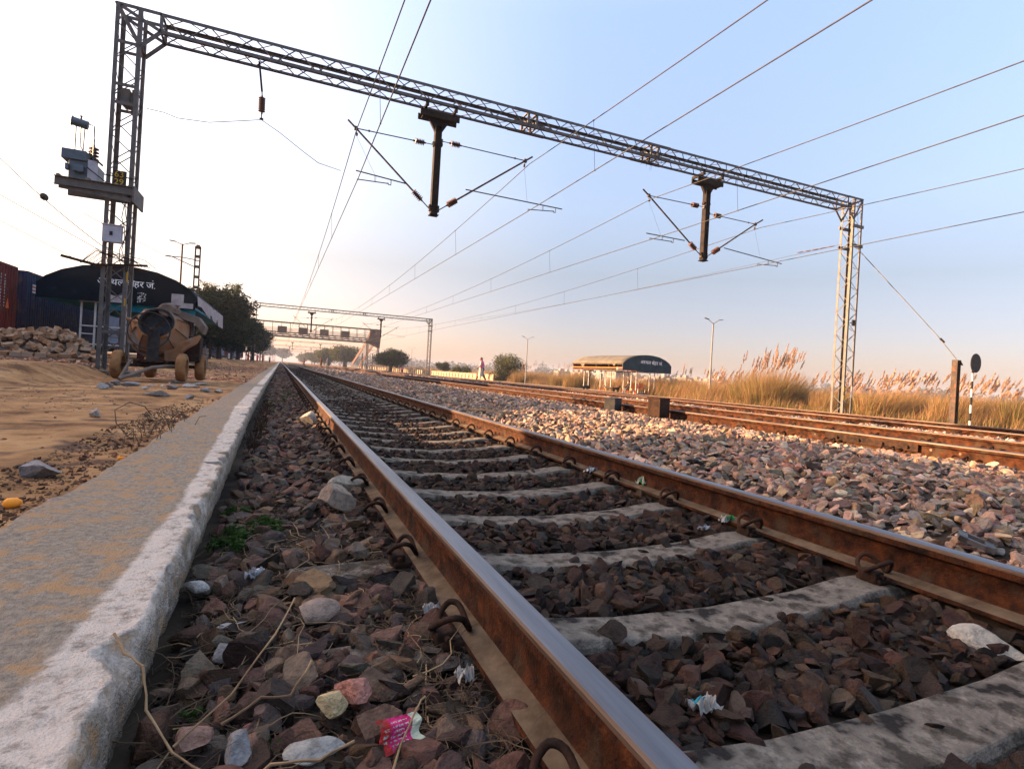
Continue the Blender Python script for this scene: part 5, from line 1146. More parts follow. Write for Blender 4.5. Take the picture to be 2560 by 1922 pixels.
STRAW = np.array([(.34, .195, .085), (.27, .145, .06), (.40, .255, .125), (.21, .11, .048), (.17, .135, .05)]); GREEN = np.array([(.12, .15, .03), (.17, .18, .045), (.09, .12, .025)])
def reed(name, x, y, z0, R_, H, n, nplume, label, seed, green=.15, group='reed clumps with feathery heads', wind=(.20, -.12), plc=(.46, .30, .20)):
    rg = np.random.default_rng(seed); r = R_ * np.sqrt(rg.uniform(0, 1, n)); a = rg.uniform(0, 2 * pi, n); P = np.stack([x + r * np.cos(a), y + r * np.sin(a) * .8, np.full(n, z0)], -1)
    h = H * rg.uniform(.35, .82, n) * (1 - .25 * r / R_); ln = np.stack([np.cos(a) * r / R_ * .5 + rg.normal(wind[0], .22, n), np.sin(a) * r / R_ * .4 + rg.normal(wind[1], .22, n)], -1)
    isg = (rg.random(n) < green) & (h < H * .62); col = np.where(isg[:, None], GREEN[rg.integers(0, 3, n)], STRAW[rg.integers(0, 5, n)]) * rg.uniform(.7, 1.2, (n, 1))
    v, f, c, _ = blades(P, h, np.full(n, .009), ln, .35, rg, col)
    t = thing('reed_clump', (x, y, z0), label, 'reeds', group); npmesh('blades', v, f, M_straw, t, cols=c)
    m_ = nplume; r = R_ * .6 * np.sqrt(rg.uniform(0, 1, m_)); a = rg.uniform(0, 2 * pi, m_); P = np.stack([x + r * np.cos(a), y + r * np.sin(a), np.full(m_, z0)], -1); h = H * rg.uniform(.66, .95, m_)
    ln = np.stack([rg.normal(wind[0] * 1.1, .13, m_), rg.normal(wind[1], .12, m_)], -1); v, f, c, tip = blades(P, h, np.full(m_, .008), ln, .30, rg, np.tile(np.array([(.40, .25, .11)]), (m_, 1)), 4)
    # feathery heads
    kk = 130; T = np.repeat(tip, kk, 0); LL = np.repeat(ln, kk, 0); s = rg.uniform(0, 1, m_ * kk); Hh = np.repeat(h, kk) * .16 + .16
    dirv = np.stack([LL[:, 0] * 1.0, LL[:, 1] * 1.0, np.full(len(s), .95)], -1); dirv /= np.linalg.norm(dirv, axis=1)[:, None]
    c0 = T + dirv * (s * Hh)[:, None] - dirv * .12; rad = .06 * np.sin(np.clip(s * 1.05, 0, 1) * pi) ** .7 + .004
    off = rg.normal(size=(len(s), 3)) * rad[:, None] * .5; p0 = c0 + off * .2; p1 = c0 + off + dirv * .07 + np.array([.02, 0, 0]); wv = np.cross(dirv, rg.normal(size=(len(s), 3))) * .007
    V2 = np.stack([p0 - wv, p0 + wv, p1 + wv, p1 - wv], 1).reshape(-1, 3); F2 = np.arange(len(s) * 4).reshape(-1, 4); c2 = np.repeat(np.array(plc)[None] * rg.uniform(.75, 1.3, (len(s), 1)), 4, 0)
    npmesh('plumes', np.concatenate([v, V2]), np.concatenate([f, F2 + len(v)]), M_straw, t, cols=np.concatenate([c, c2])); return t
reed('reed', 26.6, 23.6, -.55, 1.5, 3.7, 4600, 46, 'tall feathery reed clump just left of the right lattice mast', 201, .25)
reed('reed', 27.9, 26.4, -.55, 1.3, 3.5, 3000, 26, 'tall dark-plumed reed clump a little right of the nearest lamp post', 202, .3, plc=(.32, .20, .15))
reed('reed', 31.5, 37, -.6, 1.2, 3.0, 2200, 8, 'greenish reed clump just right of the shelter', 203, .6)
reed('reed', 33, 42, -.6, 1.2, 2.8, 1600, 8, 'reeds seen behind the shelter bench', 204, .3)
reed('reed', 31.5, 55, -.6, 1.6, 3.5, 2600, 14, 'reed clump left of the shelter with thin upright stalks', 205, .25)
reed('reed', 33, 62, -.6, 1.6, 3.2, 2200, 10, 'reed clump behind the second lamp post', 206, .25)
reed('reed', 32, 71, -.6, 1.8, 3.4, 2600, 12, 'reed clump right beside the dome-shaped bush', 207, .15)
reed('reed', 26.5, 17.2, -.5, 1.2, 2.3, 2600, 22, 'bent straw reeds between the right mast and the anchor post', 208, .12, wind=(.42, -.2))
reed('reed', 27.0, 14.2, -.5, 1.3, 2.3, 2800, 24, 'bent straw reeds directly behind the anchor post', 209, .12, wind=(.42, -.2))
reed('reed', 26.8, 11.6, -.5, 1.3, 2.4, 3000, 26, 'bent straw reeds with green base behind the disc signal', 210, .35, wind=(.42, -.2))
reed('reed', 26.6, 9.2, -.5, 1.2, 2.1, 2600, 20, 'straw reeds at the right edge of the photo', 211, .2, wind=(.42, -.2))
reed('reed', 27.0, 20.3, -.5, 1.0, 1.9, 1900, 9, 'low straw reeds right behind the right lattice mast', 212, .12, wind=(.42, -.2))
for k in range(22):
    yy = 10 + k * 1.1 + (k * 37 % 7) * .12; xx = 27.8 + (k * 53 % 9) * .33
    reed('reed', xx, yy, -.5, 1.1, 2.0 + (k * 29 % 5) * .13, 700, 12, 'lower straw reeds in the belt behind the right mast and anchor post', 230 + k, .12, group='reeds in the belt behind the mast', wind=(.42, -.2))
# bulk of the grass as one mass
rg = np.random.default_rng(300); segs_ = []
def band(x0, x1, y0, y1, n, h0, h1, green, wdt=.008, wind=(.3, -.15), thin=None):
    x = rg.uniform(x0, x1, n); y = rg.uniform(y0, y1, n); dn = fbm(x, y, .35, 3, 17) + .25; k = rg.random(n) < np.clip(.30 + dn * 1.3, .06, 1); x, y = x[k], y[k]; n = len(x)
    hs = np.clip(.65 + .6 * fbm(x, y, .25, 2, 4), .35, 1.3); h = rg.uniform(h0, h1, n) * hs; P = np.stack([x, y, gz(x, y) - .02], -1)
    ln = rg.normal(0, .22, (n, 2)) + np.array(wind); gn = (rg.random(n) < np.clip(green + .5 * fbm(x, y, .3, 2, 9), 0, 1)); col = np.where(gn[:, None], GREEN[rg.integers(0, 3, n)], STRAW[rg.integers(0, 5, n)]) * rg.uniform(.7, 1.2, (n, 1))
    h = np.where(gn, h * .6, h); v, f, c, _ = blades(P, h, np.full(n, wdt), ln, .35, rg, col, 2); segs_.append((v, f, c))
band(24.6, 34, 6, 30, 44000, .6, 1.6, .25)
band(29, 40, 18, 40, 36000, 1.2, 2.4, .12, .01)
band(31.5, 42, 28, 84, 60000, 1.0, 2.5, .12, .013)
band(34, 70, 8, 40, 26000, 1.1, 2.2, .08, .016)
band(31.5, 60, 84, 240, 24000, 1.2, 3.0, .1, .04)
band(42, 110, 30, 120, 18000, 1.2, 2.6, .1, .045)
band(60, 420, 90, 700, 9000, 1.0, 2.2, .35, .28)
band(20.6, 24.5, 6, 60, 5000, .08, .28, .4)
off = 0; VV, FF, CC = [], [], []
for v, f, c in segs_: VV.append(v); FF.append(f + off); CC.append(c); off += len(v)
setp(npmesh('tall_grass', np.concatenate(VV), np.concatenate(FF), M_straw, cols=np.concatenate(CC)), 'dry straw-coloured tall grass covering the field on the right', 'grass', kind='stuff')

# ---------------------------------------------------------------- distant town
M_town = pm('pale_town_wall', [(.20, .175, .155), (.29, .26, .225)], .05, .9)
M_tbrk = pm('far_brick_wall', [(.18, .09, .06), (.23, .125, .085)], .05, .9)
M_twin = pm('far_window', [(.10, .09, .09), (.14, .12, .12)], .1, .6)
rr = random.Random(8); houses = []
def house(x, y, w_, d, h, mat, label, rot=0.0):
    t = thing('town_house', (x, y, -1.2), label, 'house', 'houses of the distant town'); m = MB(); m.b2((x - w_ / 2, y - d / 2, -1.4), (x + w_ / 2, y + d / 2, -1.2 + h)); m.b2((x - w_ * .2, y - d * .2, -1.2 + h), (x + w_ * .15, y + d * .2, -1.2 + h + 1.8)); m.build('wall', mat, t)
    m = MB(); m.b2((x - w_ / 2 - .2, y - d / 2 - .2, -1.2 + h - .5), (x + w_ / 2 + .2, y + d / 2 + .2, -1.2 + h - .2)); m.build('parapet', mat, t)
    m = MB(); nfl = max(1, int(h / 3.1))
    for fl in range(nfl):
        for k in range(max(2, int(d / 3.4))): yy = y - d / 2 + 1.0 + k * 3.4; m.b2((x - w_ / 2 - .06, yy, -.3 + fl * 3.1), (x - w_ / 2 + .1, yy + 1.4, 1.2 + fl * 3.1))
        for k in range(max(1, int(w_ / 3.4))): xx = x - w_ / 2 + 1.0 + k * 3.4; m.b2((xx, y - d / 2 - .06, -.3 + fl * 3.1), (xx + 1.4, y - d / 2 + .1, 1.2 + fl * 3.1))
    m.build('windows', M_twin, t)
def px_at(px, zc, row):           # town plots: bearing from the camera, distance
    a = (px - 1280) * cos(ROLL) + (row - 961) * sin(ROLL); xc = a / FPX * zc; C, S = cos(YAW), sin(YAW); return xc * C + zc * S, zc * C - xc * S
for k in range(30):
    px = 1404 + k * 13.5; x, y = px_at(px, 430 + rr.uniform(-30, 40), 960); hh = rr.choice([4.2, 5.2, 6.6, 7.4]) if px > 1500 else 6.6
    side = 'left' if px < 1560 else ('behind' if px < 1660 else 'right'); house(x, y, rr.uniform(6, 10), rr.uniform(7, 12), hh, M_town, 'pale flat-roofed house in the distant town, %s the platform shelter' % {'left': 'seen to the left of', 'behind': 'seen through', 'right': 'seen to the right of'}[side])
for k in range(8):
    x, y = px_at(2150 + k * 24, 520 + rr.uniform(-30, 50), 990); house(x, y, rr.uniform(7, 12), 9, rr.choice([5, 7, 8]), M_tbrk, 'faint brick house showing over the reeds by the right mast')
x, y = px_at(1548, 250, 955); house(x, y, 9, 8, 6.2, M_town, 'largest pale house in the town, seen beneath the shelter roof')
# ---------------------------------------------------------------- people and dogs
M_skin = pm('skin', [(.16, .075, .042), (.22, .105, .06)], 8, .6); M_hair = pm('dark_hair', [(.012, .009, .008), (.02, .015, .012)], 20, .5)
def cloth(nm, c, v=.8): return pm(nm, [tuple(k * v for k in c), c], 9, .9, .3, 40)
M_pink = pm('pink_shawl', [(.45, .03, .10), (.62, .20, .27)], 14, .9, .2, 40); M_cream = cloth('cream_kurta', (.50, .44, .36)); M_brown = cloth('brown_cloth', (.20, .09, .045)); M_dkc = cloth('dark_cloth', (.025, .018, .02))
M_redc = cloth('red_cloth', (.42, .03, .02)); M_gryc = cloth('grey_cloth', (.16, .16, .16)); M_oran = cloth('coral_cloth', (.50, .14, .08)); M_scarf = cloth('olive_scarf', (.20, .15, .09))
def skinned(name, nodes, edges, mat, parent, sub=1):
    """nodes: list of (x,y,z,r) world; one continuous skin surface"""
    off = rootloc(parent) if parent else V(0, 0, 0)
    me = bpy.data.meshes.new(name); me.from_pydata([(n[0] - off.x, n[1] - off.y, n[2] - off.z) for n in nodes], edges, []); me.materials.append(mat)
    o_ = bpy.data.objects.new(name, me); COL.objects.link(o_)
    if parent: o_.parent = parent
    md = o_.modifiers.new('Skin', 'SKIN'); md.use_smooth_shade = True
    for i, n in enumerate(nodes): me.skin_vertices[0].data[i].radius = (n[3], n[3]) if len(n) < 5 else (n[3], n[4])
    me.skin_vertices[0].data[0].use_root = True
    s = o_.modifiers.new('Sub', 'SUBSURF'); s.levels = sub; s.render_levels = sub; return o_
def person(x, y, z, H, face, label, top, bottom, pose='stand', stride=.25, scarf=None, hair=M_hair, long=False, arms=((-.12, -.05), (.12, .08)), mask=None):
    """face: heading in radians (0 looks to +Y); pose stand/walk/sit"""
    t = thing('person', (x, y, z), label, 'person', 'people on and beside the tracks'); fw = V(sin(face), cos(face), 0); rt = V(cos(face), -sin(face), 0); up = V(0, 0, 1); o = V(x, y, z); h = H
    def P(r, f, u, rad, rad2=None): p = o + rt * (r * h) + fw * (f * h) + up * (u * h); return (p.x, p.y, p.z, rad * h) if rad2 is None else (p.x, p.y, p.z, rad * h, rad2 * h)
    sit = pose == 'sit'; hz_ = .27 if sit else .52; sf = stride if pose == 'walk' else .02
    N = [P(0, 0, hz_, .07, .085), P(0, .01, hz_ + .12, .062, .08), P(0, .015, hz_ + .26, .065, .095), P(0, .02, hz_ + .315, .032), P(0, .035, hz_ + .35, .03), P(0, .045, hz_ + .40, .055, .052), P(0, .04, hz_ + .455, .04)]
    E = [(0, 1), (1, 2), (2, 3), (3, 4), (4, 5), (5, 6)]
    for s, (ax_, ay_) in zip((-1, 1), arms):
        k = len(N); N += [P(s * .10, .015, hz_ + .28, .034), P(s * .13 + ax_ * .3, ay_ * .4, hz_ + .13, .027), P(s * .135 + ax_ * .5, .04 + ay_, hz_ - .01 + abs(ay_) * .3, .02), P(s * .135 + ax_ * .5, .06 + ay_ * 1.1, hz_ - .055 + abs(ay_) * .3, .020)]; E += [(2, k), (k, k + 1), (k + 1, k + 2), (k + 2, k + 3)]
    for s in (-1, 1):
        k = len(N)
        if sit: N += [P(s * .055, .02, hz_ - .01, .055), P(s * .07, .26, hz_ + .0, .042), P(s * .06, .27 + .04 * s, .10, .03), P(s * .06, .27 + .04 * s, .025, .024), P(s * .06, .34 + .04 * s, .018, .02)]
        else: N += [P(s * .055, .0, hz_ - .05, .054), P(s * .055, sf * .32 * s + .02, .27, .038), P(s * .055, sf * .55 * s - .02, .06, .025), P(s * .055, sf * .55 * s, .022, .022), P(s * .055, sf * .55 * s + .075, .015, .018)]
        E += [(0, k), (k, k + 1), (k + 1, k + 2), (k + 2, k + 3), (k + 3, k + 4)]
    skinned('body', N, E, M_skin, t)
    def ring(c, rx, ry, n=14): return [o + rt * (h * (c[0] + rx * cos(2 * pi * j / n))) + fw * (h * (c[1] + ry * sin(2 * pi * j / n))) + up * (h * c[2]) for j in range(n)]
    def sleeve(name, mat, rings, par):
        m = MB(); n = len(rings[0])
        for i, r_ in enumerate(rings):
            for j, p in enumerate(r_): q = p + up * (.006 * h * sin(j * 2.3 + i)) ; m.v.append(tuple(q))
        for i in range(len(rings) - 1):
            for j in range(n): m.f.append((i * n + j, i * n + (j + 1) % n, (i + 1) * n + (j + 1) % n, (i + 1) * n + j)); m.m.append(0)
        return m.build(name, mat, par, smooth=60)
    lowz = (hz_ - .03) if sit else (.20 if long else hz_ - .06); lw = .125 if long else .095
    sleeve('top_garment', top, [ring((0, .0, lowz), lw + .02, lw + .01), ring((0, 0, (lowz + hz_ + .1) / 2), lw + .012, .095), ring((0, .005, hz_ + .12), .095, .078), ring((0, .012, hz_ + .24), .118, .078), ring((0, .015, hz_ + .295), .09, .06), ring((0, .02, hz_ + .325), .042, .042)], t)
    for s, (ax_, ay_) in zip((-1, 1), arms):
        a = Vector(P(s * .095, .015, hz_ + .285, 0)[:3]); b = Vector(P(s * .13 + ax_ * .3, ay_ * .4, hz_ + .13, 0)[:3]); c = Vector(P(s * .135 + ax_ * .45, .035 + ay_ * .9, hz_ + .02 + abs(ay_) * .3, 0)[:3]); m = MB(); m.tube([a, b, c], [.045 * h, .038 * h, .031 * h], 10); m.build('sleeve', top, t, smooth=60)
    for s in (-1, 1):
        if sit: pts = [P(s * .055, .0, hz_, 0), P(s * .07, .26, hz_ + .005, 0), P(s * .06, .27 + .04 * s, .06, 0)]
        else: pts = [P(s * .055, .0, hz_ - .03, 0), P(s * .055, sf * .32 * s + .02, .27, 0), P(s * .055, sf * .55 * s - .015, .06, 0)]
        m = MB(); m.tube([p[:3] for p in pts], [.064 * h, .050 * h, .038 * h], 10); m.build('trouser_leg', bottom, t, smooth=60)
    hc = P(0, .03, hz_ + .425, 0); m = MB(); R0 = .066 * h if scarf else .060 * h
    for i in range(7):
        th = i / 6 * pi * (.62 if not scarf else .78)
        for j in range(14): a = 2 * pi * j / 14; m.v.append(tuple(V(*hc[:3]) + (rt * (R0 * .92 * sin(th) * cos(a)) + fw * (R0 * (sin(th) * sin(a) * (.8 if sin(a) > 0 else 1.15) - .1)) + up * (R0 * 1.05 * cos(th) + (R0 * .35 * (1 if sin(a) > .3 else 0) * (i / 6) if True else 0)))))
    for i in range(6):
        for j in range(14): m.f.append((i * 14 + j, i * 14 + (j + 1) % 14, (i + 1) * 14 + (j + 1) % 14, (i + 1) * 14 + j)); m.m.append(0)
    m.build('head_scarf' if scarf else 'hair', scarf or hair, t, smooth=60)
    if scarf: sleeve('shawl', mask or top, [ring((.01, -.02, hz_ + .06), .165, .12), ring((0, -.015, hz_ + .20), .155, .11), ring((0, -.005, hz_ + .28), .125, .09), ring((0, .0, hz_ + .335), .07, .07), ring((0, .01, hz_ + .375), .05, .05)], t)
    return t
W1 = person(12.5, 34.9, -.02, 1.60, -1.25, 'woman in a pink shawl and cream tunic crossing the far tracks with a shoulder bag', M_cream, M_brown, 'walk', .35, M_scarf, long=True, arms=((-.10, .12), (.10, .0)), mask=M_pink)
m = MB(); fw = V(sin(-1.25), cos(-1.25), 0); rt = V(cos(-1.25), -sin(-1.25), 0); o = V(12.5, 34.9, -.02); c = o + rt * .27 - fw * .05 + V(0, 0, .80)
m.lathe(c - rt * .08, rt, [(0, .02), (.02, .14), (.08, .18), (.14, .14), (.16, .02)], 14); m.tube([c + V(0, 0, .15), c + V(0, 0, .4) - rt * .1, o + V(0, 0, 1.32)], .014, 5); setp(m.build('shoulder_bag', M_black, smooth=50), 'dark rounded shoulder bag of the woman in pink', 'bag')
person(3.7, 100, -.05, 1.25, 1.5, 'child in red and dark clothes crossing the nearest tracks far away', M_redc, M_dkc, 'walk', .2)
person(7.0, 108, .0, 1.62, -2.6, 'woman in dark red wrap walking far down the second track', M_brown, M_dkc, 'walk', .15, M_dkc, long=True)
person(8.3, 110, .0, 1.60, -2.4, 'woman in a pale shawl right of the one in dark red', M_gryc, M_gryc, 'walk', .15, M_cream, long=True)
person(24.8, 121, -.55, 1.60, 0.2, 'distant person in pink top and dark trousers by the cream fence', M_pink, M_dkc, 'stand')
P0 = .14
person(-5.5, 112, P0, 1.68, 1.2, 'person in a long red dress, leftmost of the group under the trees', M_redc, M_redc, 'stand', long=True, scarf=M_redc)
person(-4.0, 112.6, P0, 1.62, 2.4, 'person in pink and white under the trees, reaching out an arm', M_pink, M_redc, 'stand', arms=((-.1, 0), (.12, .2)))
person(-3.1, 113.4, P0, 1.55, -1.2, 'person in coral clothes facing the one in pink and white', M_oran, M_brown, 'stand', arms=((-.1, .2), (.1, 0)))
# motorbike
mb = thing('motorbike', (-1.9, 113.6, P0), 'parked dark motorbike with pale fairing near the group under the trees', 'motorbike')
for y in (113.1, 114.4): m = MB(); m.lathe((-1.95, y, P0 + .31), (1, 0, 0), [(0, .22), (.0, .28), (.05, .31), (.10, .28), (.10, .22)], 20); m.build('wheel', M_black, mb)
m = MB(); m.prism([(113.3, P0 + .45), (113.5, P0 + .85), (113.9, P0 + .80), (114.5, P0 + .82), (114.4, P0 + .62), (114.0, P0 + .35)], -2.02, -1.78, 0); m.build('body', M_dark, mb, bevel=.02)
m = MB(); m.prism([(112.95, P0 + .62), (113.1, P0 + 1.02), (113.35, P0 + .98), (113.4, P0 + .5)], -2.06, -1.74, 0); m.build('fairing', M_post, mb, bevel=.02)
m = MB(); m.tube([(-2.25, 113.3, P0 + 1.05), (-1.55, 113.3, P0 + 1.05)], .02, 6); m.tube([(-1.9, 113.1, P0 + .31), (-1.9, 113.3, P0 + 1.0)], .03, 6); m.build('handlebar', M_dark, mb)
# bench and sitter in the right shelter
bn = thing('bench', (29.3, 39.7, -.6), 'bright orange slatted bench under the open right shelter', 'bench')
bx, by = 28.35, 39.8
m = MB()
for k in range(3): m.b2((bx, by + .05 + k * .14, -.18), (bx + 1.75, by + .16 + k * .14, -.15))
m.build('seat', M_orange, bn)
m = MB()
for k in range(4): m.b2((bx, by + .50 + k * .012, -.06 + k * .12), (bx + 1.75, by + .53 + k * .012, .04 + k * .12))
m.build('backrest', M_orange, bn)
for x in (bx + .1, bx + .85, bx + 1.6): m = MB(); m.b2((x, by + .04, -.62), (x + .06, by + .10, -.18)); m.b2((x, by + .46, -.62), (x + .06, by + .52, .42)); m.b2((x, by + .04, -.2), (x + .06, by + .5, -.16)); m.build('leg', M_white, bn)
person(28.05, 39.95, -.60, 1.66, -1.45, 'dark-haired seated person in a dark top at the left end of the orange bench', M_dkc, M_gryc, 'sit', arms=((-.02, .18), (.02, .18)))
m = MB(); m.b2((28.5, 39.3, -.6), (29.6, 39.5, -.42)); setp(m.build('blue_crate', pm('blue_plastic', [(.05, .12, .2), (.07, .16, .26)], 5, .6), bevel=.01), 'low blue crate below the orange bench', 'crate')
def dog(x, y, z, H, face, label, mat, mat2=None, headup=.1, seed=1):
    t = thing('dog', (x, y, z), label, 'dog', 'dogs at the right shelter'); fw = V(sin(face), cos(face), 0); rt = V(cos(face), -sin(face), 0); o = V(x, y, z)
    def P(r, f, u, a): p = o + rt * (r * H) + fw * (f * H) + V(0, 0, u * H); return (p.x, p.y, p.z, a * H)
    N = [P(0, -.45, .82, .13), P(0, -.1, .78, .15), P(0, .3, .80, .19), P(0, .5, .92, .12), P(0, .68, 1.0 + headup, .11), P(0, .82, .98 + headup, .07), P(0, .95, .93 + headup, .045)]; E = [(0, 1), (1, 2), (2, 3), (3, 4), (4, 5), (5, 6)]
    for s in (-1, 1):
        k = len(N); N += [P(s * .10, .36, .60, .07), P(s * .10, .34, .32, .045), P(s * .10, .37, .06, .035), P(s * .10, .44, .03, .035)]; E += [(2, k), (k, k + 1), (k + 1, k + 2), (k + 2, k + 3)]
        k = len(N); N += [P(s * .10, -.42, .60, .09), P(s * .10, -.36, .42, .055), P(s * .10, -.55, .26, .035), P(s * .10, -.50, .05, .033), P(s * .10, -.43, .03, .035)]; E += [(0, k), (k, k + 1), (k + 1, k + 2), (k + 2, k + 3), (k + 3, k + 4)]
    k = len(N); N += [P(0, -.62, .86, .04), P(0, -.80, .70, .03), P(0, -.88, .52, .018)]; E += [(0, k), (k, k + 1), (k + 1, k + 2)]
    skinned('body', N, E, mat, t)
    for s in (-1, 1): m = MB(); a = Vector(P(s * .07, .66, 1.08 + headup, 0)[:3]); m.lathe(a, V(s * .3 * rt.x, s * .3 * rt.y, 1), [(0, .05 * H), (.08 * H, .035 * H), (.15 * H, .004)], 8); m.build('ear', mat2 or mat, t)
    return t
M_tan = pm('tan_fur', [(.40, .22, .09), (.50, .30, .14)], 12, .9, .4, 60); M_dfur = pm('dark_fur', [(.02, .014, .01), (.045, .028, .02)], 12, .9, .4, 60)
dog(26.0, 38.9, -.6, .62, 1.4, 'dark dog standing between the left posts of the right shelter', M_dfur)
dog(25.3, 39.0, -.6, .62, -1.6, 'tan dog partly behind the dark dog at the right shelter', M_tan)
dog(24.3, 41.0, -.6, .60, 1.2, 'dark dog with lowered head left of the shelter posts', M_dfur, headup=-.35)
dog(27.3, 38.6, -.6, .60, .5, 'tan dog standing beside the seated person', M_tan)

# ---------------------------------------------------------------- foreground details
M_twig = pm('dry_twig', [(.13, .08, .045), (.26, .17, .09), (.34, .24, .13)], 5, .9); M_twigd = pm('dark_root', [(.05, .033, .02), (.13, .09, .055)], 8, .95)
rr = random.Random(21)
def twig(m, x, y, z, L, r, n=6, up=.05):
    a = rr.uniform(0, 2 * pi); pts = [V(x, y, z)]; e = rr.uniform(-.1, .5) * up * 8
    for k in range(n):
        a += rr.gauss(0, .5); e += rr.gauss(-.12, .25); pts.append(pts[-1] + V(cos(a), sin(a), e * .6) * (L / n))
        g_ = gzp(pts[-1].x, pts[-1].y) + .005
        if pts[-1].z < g_: pts[-1].z = g_ + rr.uniform(0, .02); e = abs(e) * .4
    m.tube(pts, [r * (1 - .5 * k / n) for k in range(n + 1)], 5)
m = MB()
for k in range(1500):
    y = .62 + 2.6 * rr.random() ** 1.3; side = rr.random()
    x = -.20 + .28 * rr.random() if side < .45 else (.40 + rr.gauss(0, .05) if side < .88 else rr.uniform(-.1, .4))
    twig(m, x, y, gzp(x, y) + rr.uniform(.015, .05), rr.uniform(.05, .20), rr.uniform(.0007, .0016))
setp(m.build('dry_stalks', M_twigd, smooth=60), 'tangle of dark dry roots and stalks along the kerb and the rail foot', 'dry stalks', kind='stuff')
m = MB()
for k in range(130):
    y = .6 + 2.2 * rr.random(); x = rr.uniform(-.2, .42); twig(m, x, y, gzp(x, y) + rr.uniform(.02, .05), rr.uniform(.10, .26), rr.uniform(.0011, .002))
setp(m.build('straw_stalks', M_twig, smooth=60), 'pale dry straw stalks scattered over the stones by the kerb', 'straw stalks', kind='stuff')
def stalk(pts, r, label):
    m = MB(); P = [V(*p) for p in pts]; Q = []
    for i in range(len(P) - 1):
        for t_ in (0, .33, .66): Q.append(P[i].lerp(P[i + 1], t_) + V(rr.gauss(0, .0012), rr.gauss(0, .0012), 0))
    Q.append(P[-1]); m.tube(Q, [r * (1 + .35 * (i % 3 == 0)) for i in range(len(Q))], 6); setp(m.build('dry_stalk', M_twig, smooth=60), label, 'stalk')
stalk([(-.262, 1.24, .015), (-.235, 1.20, -.005), (-.20, 1.17, -.022)], .0022, 'pale dry stalk poking over the whitewashed lip, upper one')
stalk([(-.20, 1.17, -.022), (-.185, 1.13, -.08), (-.13, 1.05, -.115), (-.08, 1.00, -.125), (-.02, .92, -.13)], .0019, 'bent brown stalk running down from the kerb')
stalk([(-.13, 1.06, -.11), (-.05, 1.12, -.07), (.02, 1.25, -.03), (.06, 1.36, .0)], .0018, 'long straight straw rising to the right beside the kerb')
stalk([(-.06, 1.08, -.10), (.0, 1.10, -.075), (.05, 1.09, -.075), (.09, 1.16, -.05)], .0022, 'wavy brown stalk in the middle of the weeds')
stalk([(-.02, .93, -.12), (.02, .95, -.10), (.09, .93, -.095), (.15, .95, -.09)], .0022, 'knotty pale stalk lying low, left of the pink wrapper')
stalk([(.16, .80, -.15), (.20, .86, -.08), (.25, .93, -.04), (.27, .95, -.035)], .0016, 'thin straw crossing the pink wrapper')
stalk([(.10, .74, -.15), (.13, .80, -.08), (.14, .83, -.06)], .0018, 'short straw sticking up at the bottom edge')
# green weeds
M_weed = pm('weed_green', [(.018, .045, .008), (.04, .08, .016)], 20, .7, trans=.3, attr=1)
def weed(x, y, R_, H, n, label, seed, cat='weed'):
    rg = np.random.default_rng(seed); z = gzp(x, y); B = [(x + rg.normal(0, R_ * .45), y + rg.normal(0, R_ * .5), z + H * rg.uniform(.3, .7), R_ * .42, R_ * .42, H * .32) for k in range(9)]
    v, f, c = leaf_cloud(B, n, .0125, rg, shell=.1); return setp(npmesh('weed', v, f, M_weed, cols=c), label, cat, 'weeds along the kerb')
weed(-.14, 2.35, .10, .10, 700, 'lush green weed tuft at the foot of the whitewashed kerb', 401)
weed(-.02, 2.55, .11, .09, 700, 'green weed patch right of the kerb tuft', 402)
weed(-.17, 2.85, .06, .08, 260, 'small green weed behind the main tuft', 403)
weed(-.02, 1.12, .05, .05, 60, 'small broad-leaved seedling in the near stones', 404)
weed(-.14, 1.25, .035, .04, 40, 'tiny weed in the shade of the kerb', 405)
weed(.02, 1.30, .02, .03, 60, 'single green sprig growing on a stone', 406)
for k, (x, y, r_) in enumerate([(-.15, 6.4, .09), (-.05, 8.2, .12), (-.1, 9.6, .15), (.1, 10.8, .15), (-.14, 4.3, .06), (.2, 12.4, .2)]): weed(x, y, r_ * .7, r_ * .8, 160, 'low weed growing between kerb and rail, patch %s' % ['by the red-brown stalks', 'past the tan stripe of the kerb', 'farther up the kerb', 'next to the rail foot', 'below the whitewashed lip', 'farthest one seen'][k], 410 + k)
# dry vine at the edge of the sand
m = MB(); m.tube([(-.90, 4.3, .0), (-.97, 4.32, .08), (-1.0, 4.4, .16), (-.93, 4.45, .21), (-.85, 4.5, .18), (-.82, 4.55, .12)], .0035, 5)
for k in range(26):
    x, y = -.80 + rr.gauss(0, .07), 4.6 + rr.gauss(.3, .5); a = rr.uniform(0, 6.3); m.tube([(x, y, -.03), (x + .03 * cos(a), y + .05 * sin(a), .03 + .03 * rr.random()), (x + .08 * cos(a), y + .10 * sin(a), .04 + .05 * rr.random())], .0025, 4)
setp(m.build('dry_vine', M_twigd, smooth=60), 'wiry brown vine looping up between sand and concrete', 'vine')
m = MB()
for k in range(420):
    y = rr.uniform(4.6, 9.5); x = -.21 + .10 * rr.random(); a = rr.uniform(0, 6.3); h_ = rr.uniform(.04, .14); z = gzp(x, y); m.tube([(x, y, z), (x + .02 * cos(a), y + .03 * sin(a), z + h_ * .6), (x + .05 * cos(a), y + .07 * sin(a), z + h_)], .0025, 4)
setp(m.build('dead_weeds', M_rustd, smooth=60), 'reddish dead weeds standing along the far kerb face', 'weeds', kind='stuff')
